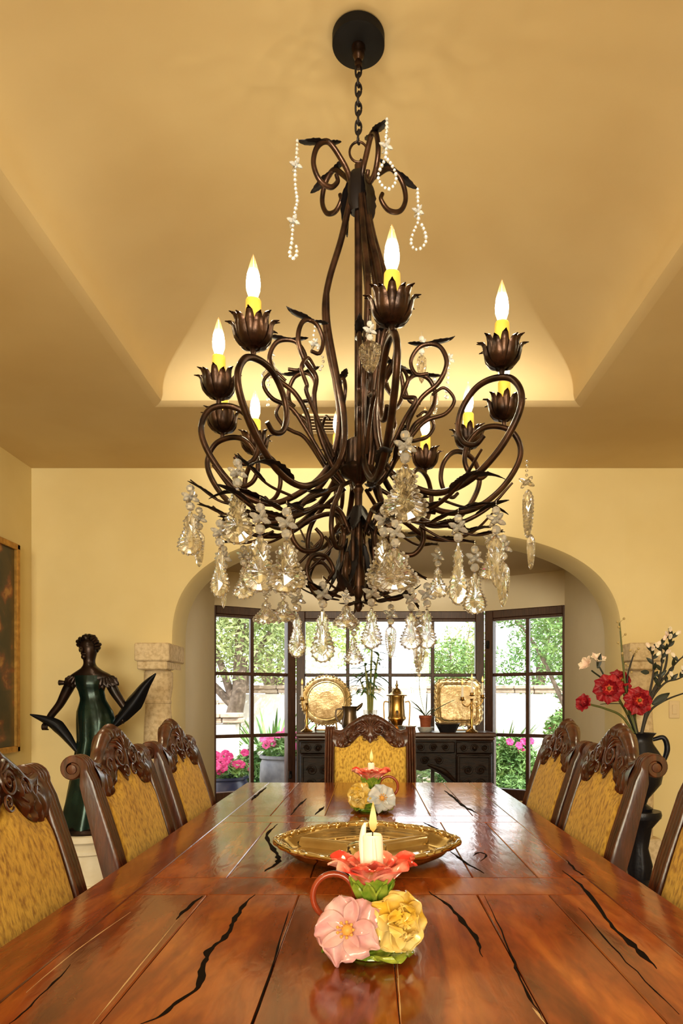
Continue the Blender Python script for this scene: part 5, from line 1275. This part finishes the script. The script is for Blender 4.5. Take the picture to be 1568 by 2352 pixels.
def tree(name, label, x, y, h, crowns, mi, leaf=.07, dens=900, trunk=.13, lean=0, group='trees beyond the garden walls'):
    rng = random.Random(int(x * 31 + y * 7)); b = Vector((x, y, -.06)); t = thing(name, label, 'tree', b, group)
    m = MB(); top = b + Vector((lean, 0, h)); P = catmull([b, b + Vector((lean * .2, .1, h * .35)), b + Vector((lean * .8, -.1, h * .7)), top], 6); m.tube(P, [trunk * 1.3, trunk, trunk * .75, trunk * .4], 10)
    for (cx, cy, cz, r) in crowns:
        c = b + Vector((cx, cy, cz)); q = P[int(len(P) * .55)]; m.tube(catmull([q, (q + c) / 2 + Vector((0, 0, .2)), c, c + (c - q) * .25], 5), [trunk * .5, trunk * .32, trunk * .18, .01], 7)
    m.build('trunk', M_bark, t, 60)
    m = MB()
    for (cx, cy, cz, r) in crowns: foliage(m, b + Vector((cx, cy, cz)), r, int(dens * 1.7 * r * r), leaf * .75, rng, (1.1, 1, .8))
    m.build('crown', M_fol[mi], t, 0, recalc=False)
G = lambda px, Y: (px - PX) * Y / F
tree('olive_tree', 'grey-green olive tree with a leaning trunk behind the stone-capped wall, in the left window', G(515, 10.6), 10.6, 1.9, ((.3, 0, 2.3, 1.0), (-.5, .3, 2.5, .9), (.9, .2, 2.6, .9), (.2, .4, 3.3, 1.1), (-1.2, .2, 2.0, .7)), 0, .07, 1500, .15, .3)
tree('olive_tree', 'pale olive tree behind the olive tree with the leaning trunk', G(640, 13.5), 13.5, 2.2, ((.2, 0, 2.3, 1.2), (-.9, 0, 2.8, 1.0), (1.0, .3, 2.6, .9)), 2, .08, 1100, .15, -.2)
tree('mesquite_tree', 'hazy pale green tree far away in the right half of the middle window', G(1040, 19), 19.0, 2.0, ((.0, 0, 2.2, 1.0), (.4, 0, 2.9, .7)), 0, .09, 700, .14, .1)
tree('palm_shrub', 'bright green drooping shrub tree low in the right half of the middle window', G(1035, 12.3), 12.3, 1.4, ((0, 0, 1.95, .55), (.35, 0, 1.7, .48), (-.3, .1, 1.8, .4)), 1, .06, 2600, .07, .05)
tree('leafy_tree', 'dark green leafy tree close outside the right window', G(1290, 9.0), 9.0, 1.6, ((.25, 0, 2.0, .62), (.0, .4, 2.55, .7), (.55, .2, 1.35, .55), (-.7, .5, 2.6, .45), (.45, .0, 2.7, .6)), 1, .055, 2600, .07, .2)
tree('leafy_tree', 'blue-green tree behind the dark leafy one in the right window', G(1225, 14.2), 14.2, 2.0, ((-.1, 0, 1.9, .8), (.6, .2, 2.5, 1.0), (.5, 0, 3.3, .8)), 1, .07, 1500, .12, .1)
# low walls with stone ledges
def gwall(label, x0, x1, y, h):
    t = thing('garden_wall', label, 'wall', ((x0 + x1) / 2, y, -.06), 'low garden walls')
    m = MB(); m.box(((x0 + x1) / 2, y, (h - .06 - .14) / 2), (x1 - x0, .25, h + .06 - .14)); m.build('stucco_face', M_stucco, t, 0)
    m = MB(); rng = random.Random(int(y * 10)); x = x0 - .04
    while x < x1:
        w = min(rng.uniform(.3, .6), x1 + .05 - x); m.box((x + w / 2, y, h - .03), (w - .008, .36, .06), bev=.012); m.box((x + w / 2 + .02, y, h - .095), (w - .01, .30, .06), bev=.01); x += w
    m.build('stone_ledge', M_cap, t, 30)
gwall('nearer low white wall with a stone ledge at the lower left of the left window', -3.6, G(545, 8.6), 8.6, 1.02)
gwall('long low white wall with a stone ledge across the middle of the garden', G(560, 11.0), 6.0, 11.0, 1.42)
gwall('low white wall far behind the middle window', -8, 9.0, 16.5, 1.2)
# spiky plants, bushes and flower pots
def spiky(label, x, y, n, L, mi, w=.022, lift=1.2):
    rng = random.Random(int(x * 77)); b = Vector((x, y, -.06)); t = thing('spiky_plant', label, 'plant', b, 'strap-leaved plants in the garden bed'); m = MB()
    for i in range(n):
        a = rng.uniform(0, 6.28); leaf_mesh(m, b + Vector((math.cos(a), math.sin(a), 0)) * .05, (math.cos(a), math.sin(a), lift * rng.uniform(.7, 2.6)), (0, 0, 1), L * rng.uniform(.7, 1.15), w, -rng.uniform(.3, .9), 1, .004)
    m.build('blades', M_fol[mi], t, 60); m = MB(); m.lathe([(.07, 0), (.06, .06), (.03, .10), (0, .12)], 10, b); m.build('root_crown', M_bark, t, 60)
spiky('strap-leaved green plant left of centre in the left window', G(626, 9.6), 9.6, 70, 1.15, 1, .034, 1.9)
spiky('tall grassy plant in the left half of the right window', G(1148, 9.6), 9.6, 120, .95, 1, .022, 1.8)
def bush(name, label, x, y, z, r, mi, n, size=.04, sq=(1, .8, .8), flowers=None):
    rng = random.Random(int(x * 99 + y)); b = Vector((x, y, -.06)); t = thing(name, label, 'bush', b); m = MB(); foliage(m, b + Vector((0, 0, z)), r, n, size, rng, sq, .2); m.build('foliage', M_fol[mi], t, 0, recalc=False)
    m = MB()
    for k in range(7): a = k * .9; m.tube([b, b + Vector((math.cos(a) * r * .5, math.sin(a) * r * .4, z))], [.012, .005], 6)
    m.build('stems', M_bark, t, 60)
    if flowers:
        m = MB()
        for k in range(flowers[1]): a = rng.uniform(0, 6.28); q = rng.uniform(.5, 1) * r; flower(m, b + Vector((math.cos(a) * q * sq[0], math.sin(a) * q * sq[1] - .1 * r, z + rng.uniform(.2, .9) * r * sq[2])), (rng.uniform(-.4, .4), -1, .5), .045, 5, 1, .3, .2, .004, k, .55)
        m.build('flowers', flowers[0], t, 60)
M_pkf = mat('pink_petal', (.75, .12, .32), .5); M_mag = mat('magenta_petal', (.55, .02, .16), .5); M_wpet = mat('white_petal', (.8, .8, .72), .5)
bush('bush', 'low dark green bush behind the sideboard between its cabinets', G(975, 8.4), 8.4, .30, .42, 1, 1800, .045, (1.5, .8, .8))
bush('bush', 'dense green bush with magenta blossoms at the bottom of the right window', G(1172, 8.1), 8.1, .50, .32, 1, 2200, .045, (1.0, .6, 1.0), (M_mag, 9))
bush('bush', 'bright low bush close outside the foot of the right window', G(1165, 7.42), 7.42, .20, .28, 1, 1300, .04, (1.1, .8, .8))
bush('bush', 'small bush beside the leafy tree in the right window, with magenta flowers', G(1300, 8.3), 8.3, .80, .28, 1, 1500, .045, (1.0, .8, 1.2), (M_mag, 6))
bush('bush', 'green bush with white blossoms between the two pots in the left window', G(590, 8.27), 8.27, .40, .24, 1, 1700, .04, (1.1, .6, 1.4), (M_wpet, 18))
M_gpot = mat('grey_pot', (.20, .20, .22), .5, col2=(.12, .12, .14), noise_scale=10); M_bpot = mat('blue_pot', (.02, .025, .06), .25)
def pot(label, x, y, R, h, mt, fm, nf):
    rng = random.Random(int(x * 50)); b = Vector((x, y, -.06)); t = thing('flower_pot', label, 'potted plant', b)
    m = MB(); m.lathe([(0, 0), (R * .62, 0), (R * .8, h * .15), (R, h * .55), (R * .97, h * .85), (R * .9, h * .92), (R * 1.0, h * .95), (R * 1.0, h), (R * .9, h), (R * .85, h * .9), (0, h * .88)], 36, b); m.build('pot', mt, t, 40)
    m = MB(); foliage(m, b + Vector((0, 0, h + .08)), R * 1.0, int(1400 * R * 2), .04, rng, (1.1, 1, .42), .1); m.build('foliage', M_fol[1], t, 0, recalc=False)
    m = MB()
    for k in range(nf): a = rng.uniform(0, 6.28); q = R * rng.uniform(.2, 1.1); flower(m, b + Vector((math.cos(a) * q, math.sin(a) * q - .05, h + rng.uniform(.08, .3) * (R / .3))), (rng.uniform(-.5, .5), -1, .6), .045, 5, 1, .3, .2, .004, k, .6)
    m.build('flowers', fm, t, 60)
pot('big grey pot of pink flowers at the right of the left window', G(655, 7.75), 7.75, .29, .62, M_gpot, M_pkf, 26)
pot('dark blue pot of magenta flowers at the lower left of the left window', G(515, 7.35), 7.35, .26, .42, M_bpot, M_mag, 30)
